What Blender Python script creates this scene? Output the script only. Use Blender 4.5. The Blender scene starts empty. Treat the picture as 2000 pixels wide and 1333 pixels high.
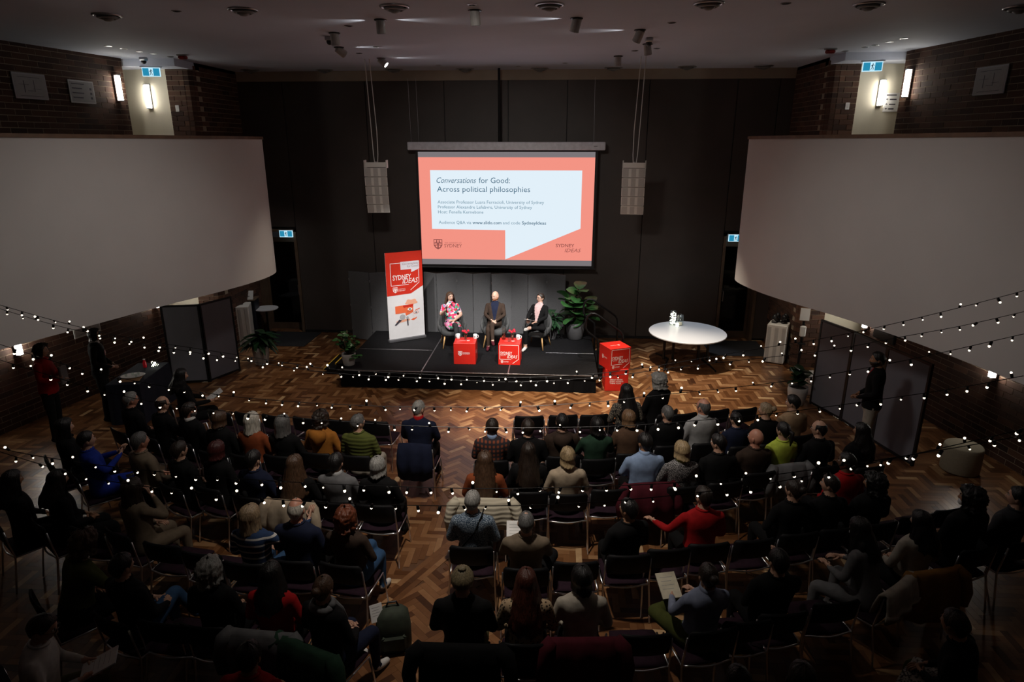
import bpy, math, random
import numpy as np
from mathutils import Vector, Matrix, Euler, kdtree, noise as mnoise
R = math.radians
sc = bpy.context.scene
col = sc.collection
rng = random.Random(7)

# ------------------------------------------------------------------ camera, world, lights, exposure
cam = bpy.data.cameras.new('camera'); cam.lens = 22.68; cam.sensor_width = 36; cam.clip_start = 0.05
cam_ob = bpy.data.objects.new('camera', cam); col.objects.link(cam_ob)
cam_ob.location = (1.2, 0, 4.75); cam_ob.rotation_euler = (R(90 - 17.05), 0, R(4.0))
sc.camera = cam_ob
sc.view_settings.view_transform = 'Standard'
try: sc.view_settings.look = 'None'
except Exception: pass
sc.view_settings.gamma = 1.0
sc.view_settings.use_curve_mapping = False
sc.view_settings.exposure = 0.0
w = bpy.data.worlds.new('world'); sc.world = w; w.use_nodes = True
w.node_tree.nodes['Background'].inputs[0].default_value = (0.01, 0.01, 0.012, 1)
w.node_tree.nodes['Background'].inputs[1].default_value = 0.2

def spot(name, loc, target, power, angle, blend=0.5, color=(1, .9, .78), size=.05):
    l = bpy.data.lights.new(name, 'SPOT'); l.energy = power; l.color = color
    l.spot_size = R(angle); l.spot_blend = blend; l.shadow_soft_size = size
    o = bpy.data.objects.new(name, l); col.objects.link(o); o.location = loc
    d = Vector(target) - Vector(loc); o.rotation_euler = d.to_track_quat('-Z', 'Y').to_euler()
    return o
def point(name, loc, power, color=(1, .93, .85), size=.1):
    l = bpy.data.lights.new(name, 'POINT'); l.energy = power; l.color = color; l.shadow_soft_size = size
    o = bpy.data.objects.new(name, l); col.objects.link(o); o.location = loc
    return o
WARM = (1, .86, .68); NEUT = (1, .965, .92); COOL = (.82, .9, 1)
# stage spotlights from the ceiling cans, with two added corner fills
spot('stage_spot', (-1.26, 9.55, 6.05), (-1.2, 13.7, .9), 1400, 34, .7, NEUT)
spot('stage_spot', (1.42, 9.65, 6.05), (.2, 13.6, .9), 1600, 32, .7, NEUT)
spot('stage_spot', (-2.3, 10.6, 6.05), (-2.1, 14.0, 1.6), 950, 26, .8, NEUT)
spot('stage_spot', (2.4, 10.6, 6.0), (.9, 13.8, .9), 1200, 30, .7, NEUT)
spot('floor_spot', (.1, 9.0, 6.05), (.9, 11.2, 0), 3300, 40, .95, WARM)
spot('floor_spot', (2.66, 12.1, 6.05), (3.6, 12.5, 0), 1700, 45, .85, WARM)
spot('added_corner_fill', (4.5, 13.0, 6.2), (6.5, 14.1, .9), 330, 40, .9, WARM)  # added lamp without a can, brightens the right pillar and loudspeaker
spot('floor_spot', (-2.6, 12.1, 6.0), (-3.7, 12.4, 0), 260, 56, .95, WARM)
spot('table_spot', (3.2, 13.9, 6.1), (4.1, 14.0, .74), 420, 32, .5, COOL)
spot('added_corner_fill', (-4.3, 14.2, 6.2), (-6.3, 15.0, .8), 150, 44, .9, NEUT)  # added lamp without a can, lifts the dark left back corner
for _p, _d in (((-2.52, 12.06), (1, .1)), ((-2.2, 13.6), (1, 0)), ((-1.16, 9.52), (1, .2)), ((-1.36, 9.52), (-1, .2)), ((1.3, 9.6), (-1, .1)), ((2.24, 10.6), (-1, .1))):   # light leaking from the cans across the ceiling
    spot('can_leak', (_p[0], _p[1], 6.29), (_p[0] + _d[0], _p[1] + _d[1], 6.36), 9, 50, 1, NEUT, .02)
# added soft fill spots, no fixtures there: balcony fronts, far wall, audience rows
spot('added_fill', (-1.0, 7.6, 6.28), (-6.0, 9.0, 1.5), 290, 80, 1, (1, .93, .87), .5)
spot('added_fill', (1.0, 7.6, 6.28), (6.0, 9.0, 1.5), 290, 80, 1, (1, .93, .87), .5)
spot('added_fill', (0, 4.6, 6.28), (0, 13.6, 3.0), 950, 50, 1, (1, .92, .85), .3)
spot('added_fill', (.3, 5.2, 6.28), (.4, 7.7, .8), 760, 88, 1, (1, .9, .8), .12)

# ------------------------------------------------------------------ mesh helpers
class MB:
    def __init__(s): s.v = []; s.f = []; s.m = []; s.mi = 0; s.t = []
    def add(s, vs, fs):
        o = len(s.v); s.v += [tuple(p) for p in vs]
        for f in fs: s.f.append(tuple(i + o for i in f)); s.m.append(s.mi)
        return s
    def box(s, x0, x1, y0, y1, z0, z1):
        return s.add([(x0, y0, z0), (x1, y0, z0), (x1, y1, z0), (x0, y1, z0), (x0, y0, z1), (x1, y0, z1), (x1, y1, z1), (x0, y1, z1)],
                     [(3, 2, 1, 0), (4, 5, 6, 7), (0, 1, 5, 4), (1, 2, 6, 5), (2, 3, 7, 6), (3, 0, 4, 7)])
    def bbox(s, x0, x1, y0, y1, z0, z1, b=.01):        # box with chamfered vertical edges and top edge
        q = lambda e, z: [(x0 + b + e, y0 + e, z), (x1 - b - e, y0 + e, z), (x1 - e, y0 + b + e, z), (x1 - e, y1 - b - e, z),
                          (x1 - b - e, y1 - e, z), (x0 + b + e, y1 - e, z), (x0 + e, y1 - b - e, z), (x0 + e, y0 + b + e, z)]
        return s.rings([q(b, z0), q(0, z0 + b), q(0, z1 - b), q(b, z1)])
    def rings(s, rs, cap=True, closed=True):
        n = len(rs[0]); o = len(s.v); s.v += [tuple(p) for r in rs for p in r]; fs = []
        for k in range(len(rs) - 1):
            for i in range(n if closed else n - 1):
                j = (i + 1) % n
                fs.append((o + k * n + i, o + k * n + j, o + (k + 1) * n + j, o + (k + 1) * n + i))
        if cap:
            fs.append(tuple(o + i for i in range(n))[::-1]); fs.append(tuple(o + (len(rs) - 1) * n + i for i in range(n)))
        s.f += fs; s.m += [s.mi] * len(fs); return s
    def lathe(s, prof, c=(0, 0, 0), n=20, cap=True):
        return s.rings([[(c[0] + r * math.cos(2 * math.pi * i / n), c[1] + r * math.sin(2 * math.pi * i / n), c[2] + z) for i in range(n)] for r, z in prof], cap)
    def tube(s, pts, rad, n=8, cap=True, sx=1.0, up=None):
        pts = [Vector(p) for p in pts]
        if not hasattr(rad, '__len__'): rad = [rad] * len(pts)
        rs = []; prev = None
        for i, p in enumerate(pts):
            t = (pts[min(i + 1, len(pts) - 1)] - pts[max(i - 1, 0)])
            if t.length < 1e-9: t = Vector((0, 0, 1))
            t.normalize()
            if prev is None:
                a = Vector(up) if up else (Vector((0, 0, 1)) if abs(t.z) < .9 else Vector((0, 1, 0)))
            else: a = prev
            b = t.cross(a); b.normalize(); a = b.cross(t); prev = a
            r = rad[i]
            rs.append([tuple(p + a * (math.cos(2 * math.pi * k / n) * r) + b * (math.sin(2 * math.pi * k / n) * r * sx)) for k in range(n)])
        return s.rings(rs, cap)
    def prism(s, poly, y0, y1):                      # polygon in (x, z) extruded along y
        n = len(poly)
        vs = [(x, y0, z) for x, z in poly] + [(x, y1, z) for x, z in poly]
        fs = [tuple(range(n)), tuple(range(2 * n - 1, n - 1, -1))] + [(i, i + n, (i + 1) % n + n, (i + 1) % n) for i in range(n)]
        return s.add(vs, fs)
    def ball(s, c, r, nu=12, nv=8, sc_=(1, 1, 1)):
        rs = []
        for j in range(nv + 1):
            a = math.pi * j / nv; rr = max(math.sin(a), 1e-3)
            rs.append([(c[0] + r * sc_[0] * rr * math.cos(2 * math.pi * i / nu), c[1] + r * sc_[1] * rr * math.sin(2 * math.pi * i / nu), c[2] - r * sc_[2] * math.cos(a)) for i in range(nu)])
        return s.rings(rs)
    def mesh(s, name, mats, smooth=False):
        me = bpy.data.meshes.new(name); me.from_pydata(s.v, [], s.f)
        for m in (mats if isinstance(mats, (list, tuple)) else [mats]): me.materials.append(m)
        if any(s.m): me.polygons.foreach_set('material_index', s.m)
        if smooth: me.shade_smooth()
        me.update(); return me
    def build(s, name, mats, parent=None, loc=(0, 0, 0), rot=(0, 0, 0), smooth=False):
        return link(name, s.mesh(name, mats, smooth), parent, loc, rot)
def link(name, me, parent=None, loc=(0, 0, 0), rot=(0, 0, 0), scale=None):
    o = bpy.data.objects.new(name, me); col.objects.link(o)
    o.location = loc; o.rotation_euler = rot
    if scale is not None: o.scale = scale if hasattr(scale, '__len__') else (scale,) * 3
    if parent is not None: o.parent = parent
    return o
def tag(o, label, cat, group=None, kind=None):
    if label: o['label'] = label
    if cat: o['category'] = cat
    if group: o['group'] = group
    if kind: o['kind'] = kind
    return o
def thing(name, label, cat, loc=(0, 0, 0), rz=0, group=None):
    o = bpy.data.objects.new(name, None); col.objects.link(o); o.empty_display_size = .1
    o.location = loc; o.rotation_euler = (0, 0, rz); return tag(o, label, cat, group)
def copy_tree(o, parent=None):
    c = o.copy(); col.objects.link(c)
    if parent is not None: c.parent = parent
    for ch in list(o.children): copy_tree(ch, c)
    return c
def structure(o): o['kind'] = 'structure'; return o

# ------------------------------------------------------------------ materials
MATS = {}
def mat(name, color, rough=.6, metal=0., spec=.5, emit=None, estr=1., vary=.12, nscale=12., bump=0., coat=0.):
    if name in MATS: return MATS[name]
    m = bpy.data.materials.new(name); m.use_nodes = True; nt = m.node_tree; b = nt.nodes['Principled BSDF']
    b.inputs['Roughness'].default_value = rough; b.inputs['Metallic'].default_value = metal
    b.inputs['Specular IOR Level'].default_value = spec; b.inputs['Base Color'].default_value = (*color, 1)
    if coat: b.inputs['Coat Weight'].default_value = coat
    if emit:
        b.inputs['Emission Color'].default_value = (*emit, 1); b.inputs['Emission Strength'].default_value = estr
    if vary or bump:
        tc = nt.nodes.new('ShaderNodeTexCoord'); n = nt.nodes.new('ShaderNodeTexNoise'); n.inputs['Scale'].default_value = nscale; n.inputs['Detail'].default_value = 4
        nt.links.new(tc.outputs['Object'], n.inputs['Vector'])
        if vary:
            r = nt.nodes.new('ShaderNodeValToRGB')
            r.color_ramp.elements[0].position = .3; r.color_ramp.elements[1].position = .7
            r.color_ramp.elements[0].color = (*[c * (1 - vary) for c in color], 1); r.color_ramp.elements[1].color = (*[min(1, c * (1 + vary)) for c in color], 1)
            nt.links.new(n.outputs['Fac'], r.inputs['Fac']); nt.links.new(r.outputs['Color'], b.inputs['Base Color'])
        if bump:
            bp = nt.nodes.new('ShaderNodeBump'); bp.inputs['Strength'].default_value = bump; bp.inputs['Distance'].default_value = .01
            nt.links.new(n.outputs['Fac'], bp.inputs['Height']); nt.links.new(bp.outputs['Normal'], b.inputs['Normal'])
    MATS[name] = m; return m
def emitmat(name, color, s=1.):
    return mat(name, (0, 0, 0), .6, 0, 0, emit=color, estr=s, vary=0)
def tone_mat(name, ramp, rough, grain=(3, 40, 3), bump=.1, coat=0.):
    """pieces: the base tone comes from the piece's own 'tone' attribute, grain from noise"""
    m = bpy.data.materials.new(name); m.use_nodes = True; nt = m.node_tree; b = nt.nodes['Principled BSDF']; L = nt.links.new
    a = nt.nodes.new('ShaderNodeAttribute'); a.attribute_name = 'tone'
    tc = nt.nodes.new('ShaderNodeTexCoord'); mp = nt.nodes.new('ShaderNodeMapping'); mp.inputs['Scale'].default_value = grain
    n = nt.nodes.new('ShaderNodeTexNoise'); n.inputs['Scale'].default_value = 2; n.inputs['Detail'].default_value = 5
    L(tc.outputs['Object'], mp.inputs['Vector']); L(mp.outputs['Vector'], n.inputs['Vector'])
    ma = nt.nodes.new('ShaderNodeMath'); ma.operation = 'MULTIPLY_ADD'; ma.inputs[1].default_value = .22
    L(n.outputs['Fac'], ma.inputs[0])
    mb = nt.nodes.new('ShaderNodeMath'); mb.operation = 'SUBTRACT'; mb.inputs[1].default_value = .11
    L(a.outputs['Fac'], mb.inputs[0]); L(mb.outputs[0], ma.inputs[2])
    r = nt.nodes.new('ShaderNodeValToRGB'); e = r.color_ramp.elements
    while len(e) < len(ramp): e.new(.5)
    for k, (p, c) in enumerate(ramp): e[k].position = p; e[k].color = (*c, 1)
    L(ma.outputs[0], r.inputs['Fac']); L(r.outputs['Color'], b.inputs['Base Color'])
    b.inputs['Roughness'].default_value = rough
    if coat: b.inputs['Coat Weight'].default_value = coat; b.inputs['Coat Roughness'].default_value = .25
    if bump:
        bp = nt.nodes.new('ShaderNodeBump'); bp.inputs['Strength'].default_value = bump; bp.inputs['Distance'].default_value = .004
        L(n.outputs['Fac'], bp.inputs['Height']); L(bp.outputs['Normal'], b.inputs['Normal'])
    MATS[name] = m; return m
M_wood = tone_mat('parquet', [(0, (.045, .016, .006)), (.3, (.115, .045, .016)), (.62, (.23, .105, .043)), (.85, (.37, .21, .1)), (1, (.55, .37, .2))], .32, (6, 6, 1), .05, coat=.1)
M_brick = tone_mat('brick', [(0, (.034, .015, .01)), (.5, (.082, .036, .021)), (1, (.145, .068, .04))], .85, (20, 20, 20), .5)
M_mortar = mat('mortar', (.36, .29, .21), .95, bump=.4, nscale=60)
M_slab = mat('subfloor', (.11, .048, .02), .6)
M_white = mat('white_plaster', (.62, .6, .58), .75, vary=.03, nscale=1.2, bump=.02)
M_cream = mat('cream_plaster', (.7, .65, .52), .7, vary=.04, nscale=2)
M_ceil = mat('ceiling_board', (.56, .6, .7), .8, vary=.05, nscale=.7)
M_cove = mat('cove_board', (.34, .28, .22), .7, vary=.06, nscale=3)
M_panel = mat('dark_panel', (.058, .046, .04), .55, vary=.12, nscale=1.5, bump=.05)
M_dark = mat('near_black', (.008, .008, .009), .6)
M_black = mat('black_metal', (.012, .012, .013), .35, .4)
M_blackplastic = mat('black_plastic', (.015, .015, .017), .4)
M_timber = mat('brown_timber', (.16, .085, .045), .45, vary=.25, nscale=6)
M_jamb = mat('timber_jamb', (.13, .085, .055), .5, vary=.2, nscale=5)
M_chrome = mat('chrome', (.8, .81, .85), .28, 1.0, vary=0)
M_steel = mat('steel', (.5, .5, .52), .35, 1.0, vary=0)
M_whiteplastic = mat('white_plastic', (.75, .74, .72), .4, vary=.03)
M_offwhite = mat('speaker_white', (.8, .78, .73), .5, vary=.03)
M_grille = mat('speaker_grille', (.52, .5, .47), .6, vary=.05, nscale=80)
M_stage = mat('stage_carpet', (.006, .006, .007), .85, spec=.15, vary=.3, nscale=30, bump=.2)
M_skirt = mat('stage_skirt', (.003, .003, .004), .9, spec=.1)
M_metalstrip = mat('aluminium_strip', (.3, .3, .32), .4, .9, vary=.1)
M_red = mat('red_board', (.62, .018, .010), .45, vary=.03)
M_print = mat('white_print', (.85, .83, .82), .5, vary=0)
M_yellow = mat('yellow_edge', (.75, .5, .05), .5, vary=.05)
M_feltgrey = mat('grey_felt', (.105, .106, .112), .9, vary=.1, nscale=60, bump=.2)
M_partition = mat('partition_fabric', (.16, .16, .185), .9, vary=.06, nscale=3, bump=.1)
M_mat = mat('door_mat', (.012, .012, .015), .95, bump=.3, nscale=80)
def glass(name, tint, gl, gcol=(1, 1, 1)):
    m = bpy.data.materials.new(name); m.use_nodes = True; nt = m.node_tree; nt.nodes.remove(nt.nodes['Principled BSDF'])
    t = nt.nodes.new('ShaderNodeBsdfTransparent'); t.inputs[0].default_value = (*tint, 1); g = nt.nodes.new('ShaderNodeBsdfGlossy'); g.inputs[0].default_value = (*gcol, 1); g.inputs['Roughness'].default_value = .05
    f = nt.nodes.new('ShaderNodeLayerWeight'); f.inputs[0].default_value = .3; p_ = nt.nodes.new('ShaderNodeMath'); p_.operation = 'POWER'; p_.inputs[1].default_value = 3; nt.links.new(f.outputs['Facing'], p_.inputs[0])
    a = nt.nodes.new('ShaderNodeMath'); a.operation = 'MULTIPLY_ADD'; a.inputs[1].default_value = .6; a.inputs[2].default_value = gl; nt.links.new(p_.outputs[0], a.inputs[0])
    x = nt.nodes.new('ShaderNodeMixShader'); nt.links.new(a.outputs[0], x.inputs[0]); nt.links.new(t.outputs[0], x.inputs[1]); nt.links.new(g.outputs[0], x.inputs[2]); nt.links.new(x.outputs[0], nt.nodes['Material Output'].inputs[0]); return m
M_glass = glass('clear_glass', (.9, .93, .92), .06); M_doorglass = glass('dark_door_glass', (.5, .53, .56), .02)
M_sconce = emitmat('sconce_glow', (1, .94, .84), 60)
M_bulb = emitmat('bulb_glow', (1, .86, .66), 3.2)
for _m in (M_bulb,):
    try: _m.cycles.emission_sampling = 'NONE'
    except Exception: pass
M_exit = emitmat('exit_blue', (.02, .25, .42), 1.)
M_exitw = emitmat('exit_white', (.55, .85, 1.), 1.)
M_lens = emitmat('lamp_lens', (1, .95, .85), 12)
M_paper = mat('paper', (.72, .71, .69), .8, vary=.04)
M_pot = mat('concrete_pot', (.085, .085, .09), .8, vary=.15, nscale=6, bump=.2)
M_potlight = mat('stone_pot', (.42, .4, .38), .75, vary=.12, nscale=8)
M_soil = mat('soil', (.02, .013, .008), 1)
M_leaf = mat('leaf_green', (.035, .12, .032), .38, vary=.4, nscale=9)
M_leafdark = mat('leaf_dark', (.015, .05, .02), .35, vary=.4, nscale=9)
M_stem = mat('stem_brown', (.09, .06, .03), .8)

# ------------------------------------------------------------------ text
def text_mesh(body, width, height=None, shear=0., bold=0., mats=None, name='lettering'):
    cu = bpy.data.curves.new(name, 'FONT'); cu.body = body; cu.size = 1; cu.shear = shear; cu.offset = bold; cu.resolution_u = 2
    cu.fill_mode = 'FRONT'
    ob = bpy.data.objects.new(name, cu); me0 = ob.to_mesh(); n = len(me0.vertices)
    co = np.empty(n * 3); me0.vertices.foreach_get('co', co); co = co.reshape(-1, 3)
    fs = [tuple(p.vertices) for p in me0.polygons]; ob.to_mesh_clear(); bpy.data.objects.remove(ob)
    x0, x1 = co[:, 0].min(), co[:, 0].max(); s = width / (x1 - x0)
    cap = .72
    sy = s if height is None else height / cap
    # text lies in the local xz plane facing -y, baseline at z = 0
    v = np.stack([(co[:, 0] - x0) * s, np.zeros(n), co[:, 1] * sy], 1)
    me = bpy.data.meshes.new(name); me.from_pydata(v.tolist(), [], fs); me.materials.append(mats); me.update(); return me
def put_text(parent, body, x, z, y, width, m, height=None, shear=0., bold=0., name='lettering', rot=(0, 0, 0)):
    return link(name, text_mesh(body, width, height, shear, bold, m), parent, (x, y, z), rot)
def crest(parent, x, z, y, wd, m, m2, name='crest'):
    """small heraldic shield: outlined field, chief with lion bar, cross with stars and open book"""
    h = wd * 1.18; b = MB()
    sh = lambda k, ox=0, oz=0: [(x + ox - wd / 2 * k, z + oz + h / 2 * k), (x + ox + wd / 2 * k, z + oz + h / 2 * k), (x + ox + wd / 2 * k, z + oz - h * .08), (x + ox + wd * .33 * k, z + oz - h * .33 * k), (x + ox, z + oz - h / 2 * k), (x + ox - wd * .33 * k, z + oz - h * .33 * k), (x + ox - wd / 2 * k, z + oz - h * .08)]
    b.prism(sh(1), y - .0006, y); b.mi = 1
    e = y - .0012
    b.prism([(x - wd * .42, z + h * .42), (x - wd * .2, z + h * .42), (x - wd * .24, z + h * .2), (x - wd * .42, z + h * .16)], e, y)
    b.prism([(x + wd * .42, z + h * .42), (x + wd * .2, z + h * .42), (x + wd * .24, z + h * .2), (x + wd * .42, z + h * .16)], e, y)
    b.prism([(x - wd * .14, z + h * .4), (x + wd * .14, z + h * .4), (x + wd * .06, z + h * .28), (x + wd * .12, z + h * .18), (x - wd * .12, z + h * .18), (x - wd * .06, z + h * .28)], e, y)
    b.prism([(x - wd * .42, z + h * .08), (x - wd * .1, z + h * .08), (x - wd * .1, z - h * .02), (x - wd * .42, z - h * .04)], e, y)
    b.prism([(x + wd * .42, z + h * .08), (x + wd * .1, z + h * .08), (x + wd * .1, z - h * .02), (x + wd * .42, z - h * .04)], e, y)
    b.prism([(x - wd * .3, z - h * .12), (x - wd * .08, z - h * .1), (x - wd * .08, z - h * .32), (x - wd * .24, z - h * .27)], e, y)
    b.prism([(x + wd * .3, z - h * .12), (x + wd * .08, z - h * .1), (x + wd * .08, z - h * .32), (x + wd * .24, z - h * .27)], e, y)
    return b.build(name, [m, m2], parent)
# ------------------------------------------------------------------ room shell
ZC = 6.36; YB = 15.9; YE = 13.3
def half_w(y): return 7.92 - .167 * (y - 10.85)
def tiled(name, boxes, m, parent, single=True, limit=300, kindname='pieces'):
    """boxes: list of (loc, rotz, dims, tone, singled). Singled ones become objects sharing meshes; the rest one stuff mesh."""
    cache = {}; n = 0; vs = []; fs = []; tn = []
    for loc, rz, (dx, dy, dz), tone, sing in boxes:
        if sing and n < limit:
            key = (round(dx, 3), round(dy, 3), round(dz, 3), int(tone * 11))
            me = cache.get(key)
            if me is None:
                me = MB().box(-dx / 2, dx / 2, -dy / 2, dy / 2, -dz / 2, dz / 2).mesh(name, m)
                at = me.attributes.new('tone', 'FLOAT', 'POINT'); at.data.foreach_set('value', [(int(tone * 11) + .5) / 11.5] * 8); cache[key] = me
            link(name, me, parent, loc, (0, 0, rz)); n += 1
        else:
            c, s = math.cos(rz), math.sin(rz); o = len(vs)
            for z in (-dz / 2, dz / 2):
                for x, y in ((-dx / 2, -dy / 2), (dx / 2, -dy / 2), (dx / 2, dy / 2), (-dx / 2, dy / 2)):
                    vs.append((loc[0] + x * c - y * s, loc[1] + x * s + y * c, loc[2] + z))
            fs += [(o + 4, o + 5, o + 6, o + 7), (o, o + 1, o + 5, o + 4), (o + 1, o + 2, o + 6, o + 5), (o + 2, o + 3, o + 7, o + 6), (o + 3, o, o + 4, o + 7)]
            tn += [tone] * 8
    if vs:
        me = bpy.data.meshes.new(kindname); me.from_pydata(vs, [], fs); me.materials.append(m)
        at = me.attributes.new('tone', 'FLOAT', 'POINT'); at.data.foreach_set('value', tn)
        o = link(kindname, me, parent); o['kind'] = 'stuff'

# floor: herringbone parquet in four sectors parted by two border strips crossing at O
floor = structure(MB().box(-11, 11, -1.6, 17.6, -.2, -.006).build('floor', M_slab))
O = (0.1, 7.0); BA = R(28); W_, L_ = .075, .30
def sector(x, y):
    dx, dy = x - O[0], y - O[1]
    d = [dx * math.cos(a) - dy * math.sin(a) for a in (BA, -BA)]   # signed distances from both lines
    if min(abs(d[0]), abs(d[1])) < .10: return None
    return 'mid' if (d[0] < 0) == (d[1] > 0) else 'side'
trng = random.Random(3)
def wood_tone():
    t = trng.gauss(.45, .17)
    if trng.random() < .1: t += .35
    return min(max(t, .02), .98)
boxes = []
def herring(rot, want, z):
    c, s = math.cos(rot), math.sin(rot); n = 4; span = int(16 / W_)
    for i in range(-span, span):
        for mm in range(-span // 8 - 40, span // 8 + 40):
            for kind in (0, 1):
                if kind == 0: u, v = (i + 8 * mm + 2) * W_, (i + .5) * W_
                else: u, v = (i + 4 + 8 * mm + .5) * W_, (i - 3 + 2) * W_
                x, y = u * c - v * s, u * s + v * c + 8
                if y < 4.2 or y > 15.95 or abs(x) > half_w(y) + .05: continue
                if y > 14.0 and abs(x) > 7.0: continue
                if sector(x, y) != want: continue
                sing = abs(x + .05) < .5 + .05 * (y - 4.2) and 4.4 < y < 8.6 and (x < .33 or y > 8.2)
                boxes.append(((x, y, z - .006 + .0004 * trng.random()), rot + (0 if kind == 0 else math.pi / 2), (L_ - .0016, W_ - .0016, .012), wood_tone(), sing))
herring(R(45), 'mid', .0006); herring(0, 'side', 0)
for a in (BA, -BA):
    for k in range(-16, 36):
        for q in (-1, 0, 1):
            t = k * .3 + (.1 * q); x = O[0] + math.sin(a) * t + math.cos(a) * q * .072; y = O[1] + math.cos(a) * t - math.sin(a) * q * .072
            if 4.2 < y < 15.9 and abs(x) < half_w(y): boxes.append(((x, y, -.0046 + (.0002 if a > 0 else 0)), math.pi / 2 - a, (.2985, .071, .012), wood_tone() * .9, False))
tiled('floor_block', boxes, M_wood, floor, kindname='parquet_blocks')

structure(MB().box(-11, 11, -1.6, 17.6, ZC, ZC + .2).build('ceiling', M_ceil))
# recess soffits beside the back wall
for s, nm in ((-1, 'left'), (1, 'right')):
    x0, x1 = sorted((s * 6.45, s * 10.5))
    structure(MB().box(x0, x1, 13.35, 15.95, 6.22, ZC + .02).build('trim_soffit_' + nm, M_ceil))

brng = random.Random(11)
def brick_tone(): return min(max(brng.gauss(.45, .2), 0), 1)
def brick_run(p0, p1, z0, z1, depth_dir, out, pred, bl=.3, bh=.1):
    """bricks in stretcher bond along p0->p1; out = outward face offset"""
    p0 = Vector(p0); p1 = Vector(p1); d = p1 - p0; Ln = d.length; d.normalize(); ang = math.atan2(d.y, d.x)
    nrm = Vector((-d.y, d.x)) * depth_dir
    rows = int(round((z1 - z0) / bh))
    for r in range(rows):
        x = -(bl / 2 if r % 2 else 0)
        while x < Ln - .02:
            a, b = max(x, 0), min(x + bl, Ln)
            if b - a > .05:
                cpt = p0 + d * ((a + b) / 2) + nrm * (out - .02 + brng.uniform(-.0015, .0015)); z = z0 + (r + .5) * bh
                out_list.append(((cpt.x, cpt.y, z), ang, (b - a - .012, .05, bh - .012), brick_tone(), pred(cpt.x, cpt.y, z)))
            x += bl
for s, nm in ((-1, 'left'), (1, 'right')):
    y0 = -1.6
    a0, a1 = s * half_w(y0), s * half_w(YE)
    wl = MB()
    wl.add([(a0, y0, 0), (a1, YE, 0), (a1 + s * .3, YE, 0), (a0 + s * .3, y0, 0), (a0, y0, ZC), (a1, YE, ZC), (a1 + s * .3, YE, ZC), (a0 + s * .3, y0, ZC)],
           [(3, 2, 1, 0), (4, 5, 6, 7), (0, 1, 5, 4), (1, 2, 6, 5), (2, 3, 7, 6), (3, 0, 4, 7)])
    wall = structure(wl.build('wall_' + nm, M_mortar))
    out_list = []
    pr = lambda x, y, z: (z > 4.85 and y > 11.25) or (z < 1.6 and z > (.75 if y > 11 else .35) and y > 9.4)
    brick_run((s * half_w(6.5), 6.5), (a1, YE), 0, 2.3, s, .0, pr)
    brick_run((s * half_w(8.5), 8.5), (a1, YE), 4.6, ZC, s, .0, pr)
    for k in range(len(out_list)):   # proud of the wall face, towards the room
        l, rz, dm, t, sg = out_list[k]; out_list[k] = ((l[0] - s * .0, l[1], l[2]), rz, dm, t, sg)
    tiled('brick', out_list, M_brick, wall, kindname='brickwork')
    # pillar with rounded front corners
    xi, xo = s * 6.45, s * 7.0
    pl = MB(); x0, x1 = sorted((xi, xo)); r = .16
    ring = lambda z: [(xo, 13.92, z)] + [(xi + s * (r - r * math.sin(t)), 13.92 + r - r * math.cos(t), z) for t in [math.pi / 2 * q / 6 for q in range(7)]] + [(xi, YB, z), (xo, YB, z)]
    pl.rings([ring(0), ring(ZC)])
    pil = structure(pl.build('pillar_' + nm, M_mortar))
    bb = []
    for rw in range(63):
        z = rw * .1 + .05
        sg = z < 1.9 or z > 4.8
        off = .15 if rw % 2 else 0.
        edges = [xo - s * .004, xo - s * (.13 + off), xo - s * .39]
        for q in range(2):
            a, b2 = edges[q], edges[q + 1]
            bb.append((((a + b2) / 2, 13.915, z), 0, (abs(a - b2) - .012, .03, .088), brick_tone(), sg))
        # rounded corner brick approximated by three facets
        tn_ = brick_tone()
        for q in range(3):
            t0, t1 = math.pi / 2 * q / 3, math.pi / 2 * (q + 1) / 3; tm = (t0 + t1) / 2
            cx = xi + s * (r - (r - .003) * math.sin(tm)); cy = 13.92 + r - (r - .003) * math.cos(tm)
            bb.append(((cx, cy, z), -s * (math.pi / 2 - tm) + math.pi / 2 if False else s * -tm, (r * math.pi / 6 + .004, .03, .088), tn_, False))
        yy = 14.1 + (0 if rw % 2 else .15)
        while yy < YB - .1:
            bb.append(((xi + s * .005, yy + .15, z), math.pi / 2, (.288, .03, .088), brick_tone(), sg and yy < 14.6)); yy += .3
    tiled('brick', bb, M_brick, pil, kindname='brickwork')
    # cream wall of the side passage, and the passage end
    structure(MB().box(*sorted((s * 7.0, s * 10.5)), 13.95, 14.2, 0, 6.22).build('wall_passage_' + nm, M_cream))
    structure(MB().box(*sorted((s * 10.5, s * 10.7)), 12.0, 14.2, 0, ZC).build('wall_passage_end_' + nm, M_cream))
    structure(MB().box(*sorted((s * 7.85, s * 10.5)), 12.9, 13.0, 0, ZC).build('wall_passage_near_' + nm, M_cream))
    # gallery (balcony): curved white front, timber cap, floor
    plan = [(-7.2, 1.2), (-6.55, 4.4), (-5.92, 6.9), (-5.48, 8.35), (-5.08, 9.7), (-4.78, 10.5), (-4.56, 11.2), (-4.43, 11.85), (-4.43, 12.3), (-4.5, 12.62), (-4.66, 12.9), (-4.95, 13.1), (-5.5, 13.24), (-7.3, 13.3)]
    if s > 0: plan = [(7.4, 1.2), (6.8, 4.4), (6.27, 6.9), (5.93, 8.35), (5.45, 9.7), (5.08, 10.5), (4.80, 11.2), (4.64, 11.85), (4.60, 12.3), (4.66, 12.62), (4.80, 12.9), (5.1, 13.1), (5.6, 13.24), (7.3, 13.3)]
    P = [Vector((abs(p[0]) * s, p[1])) for p in plan]
    F = []
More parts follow.
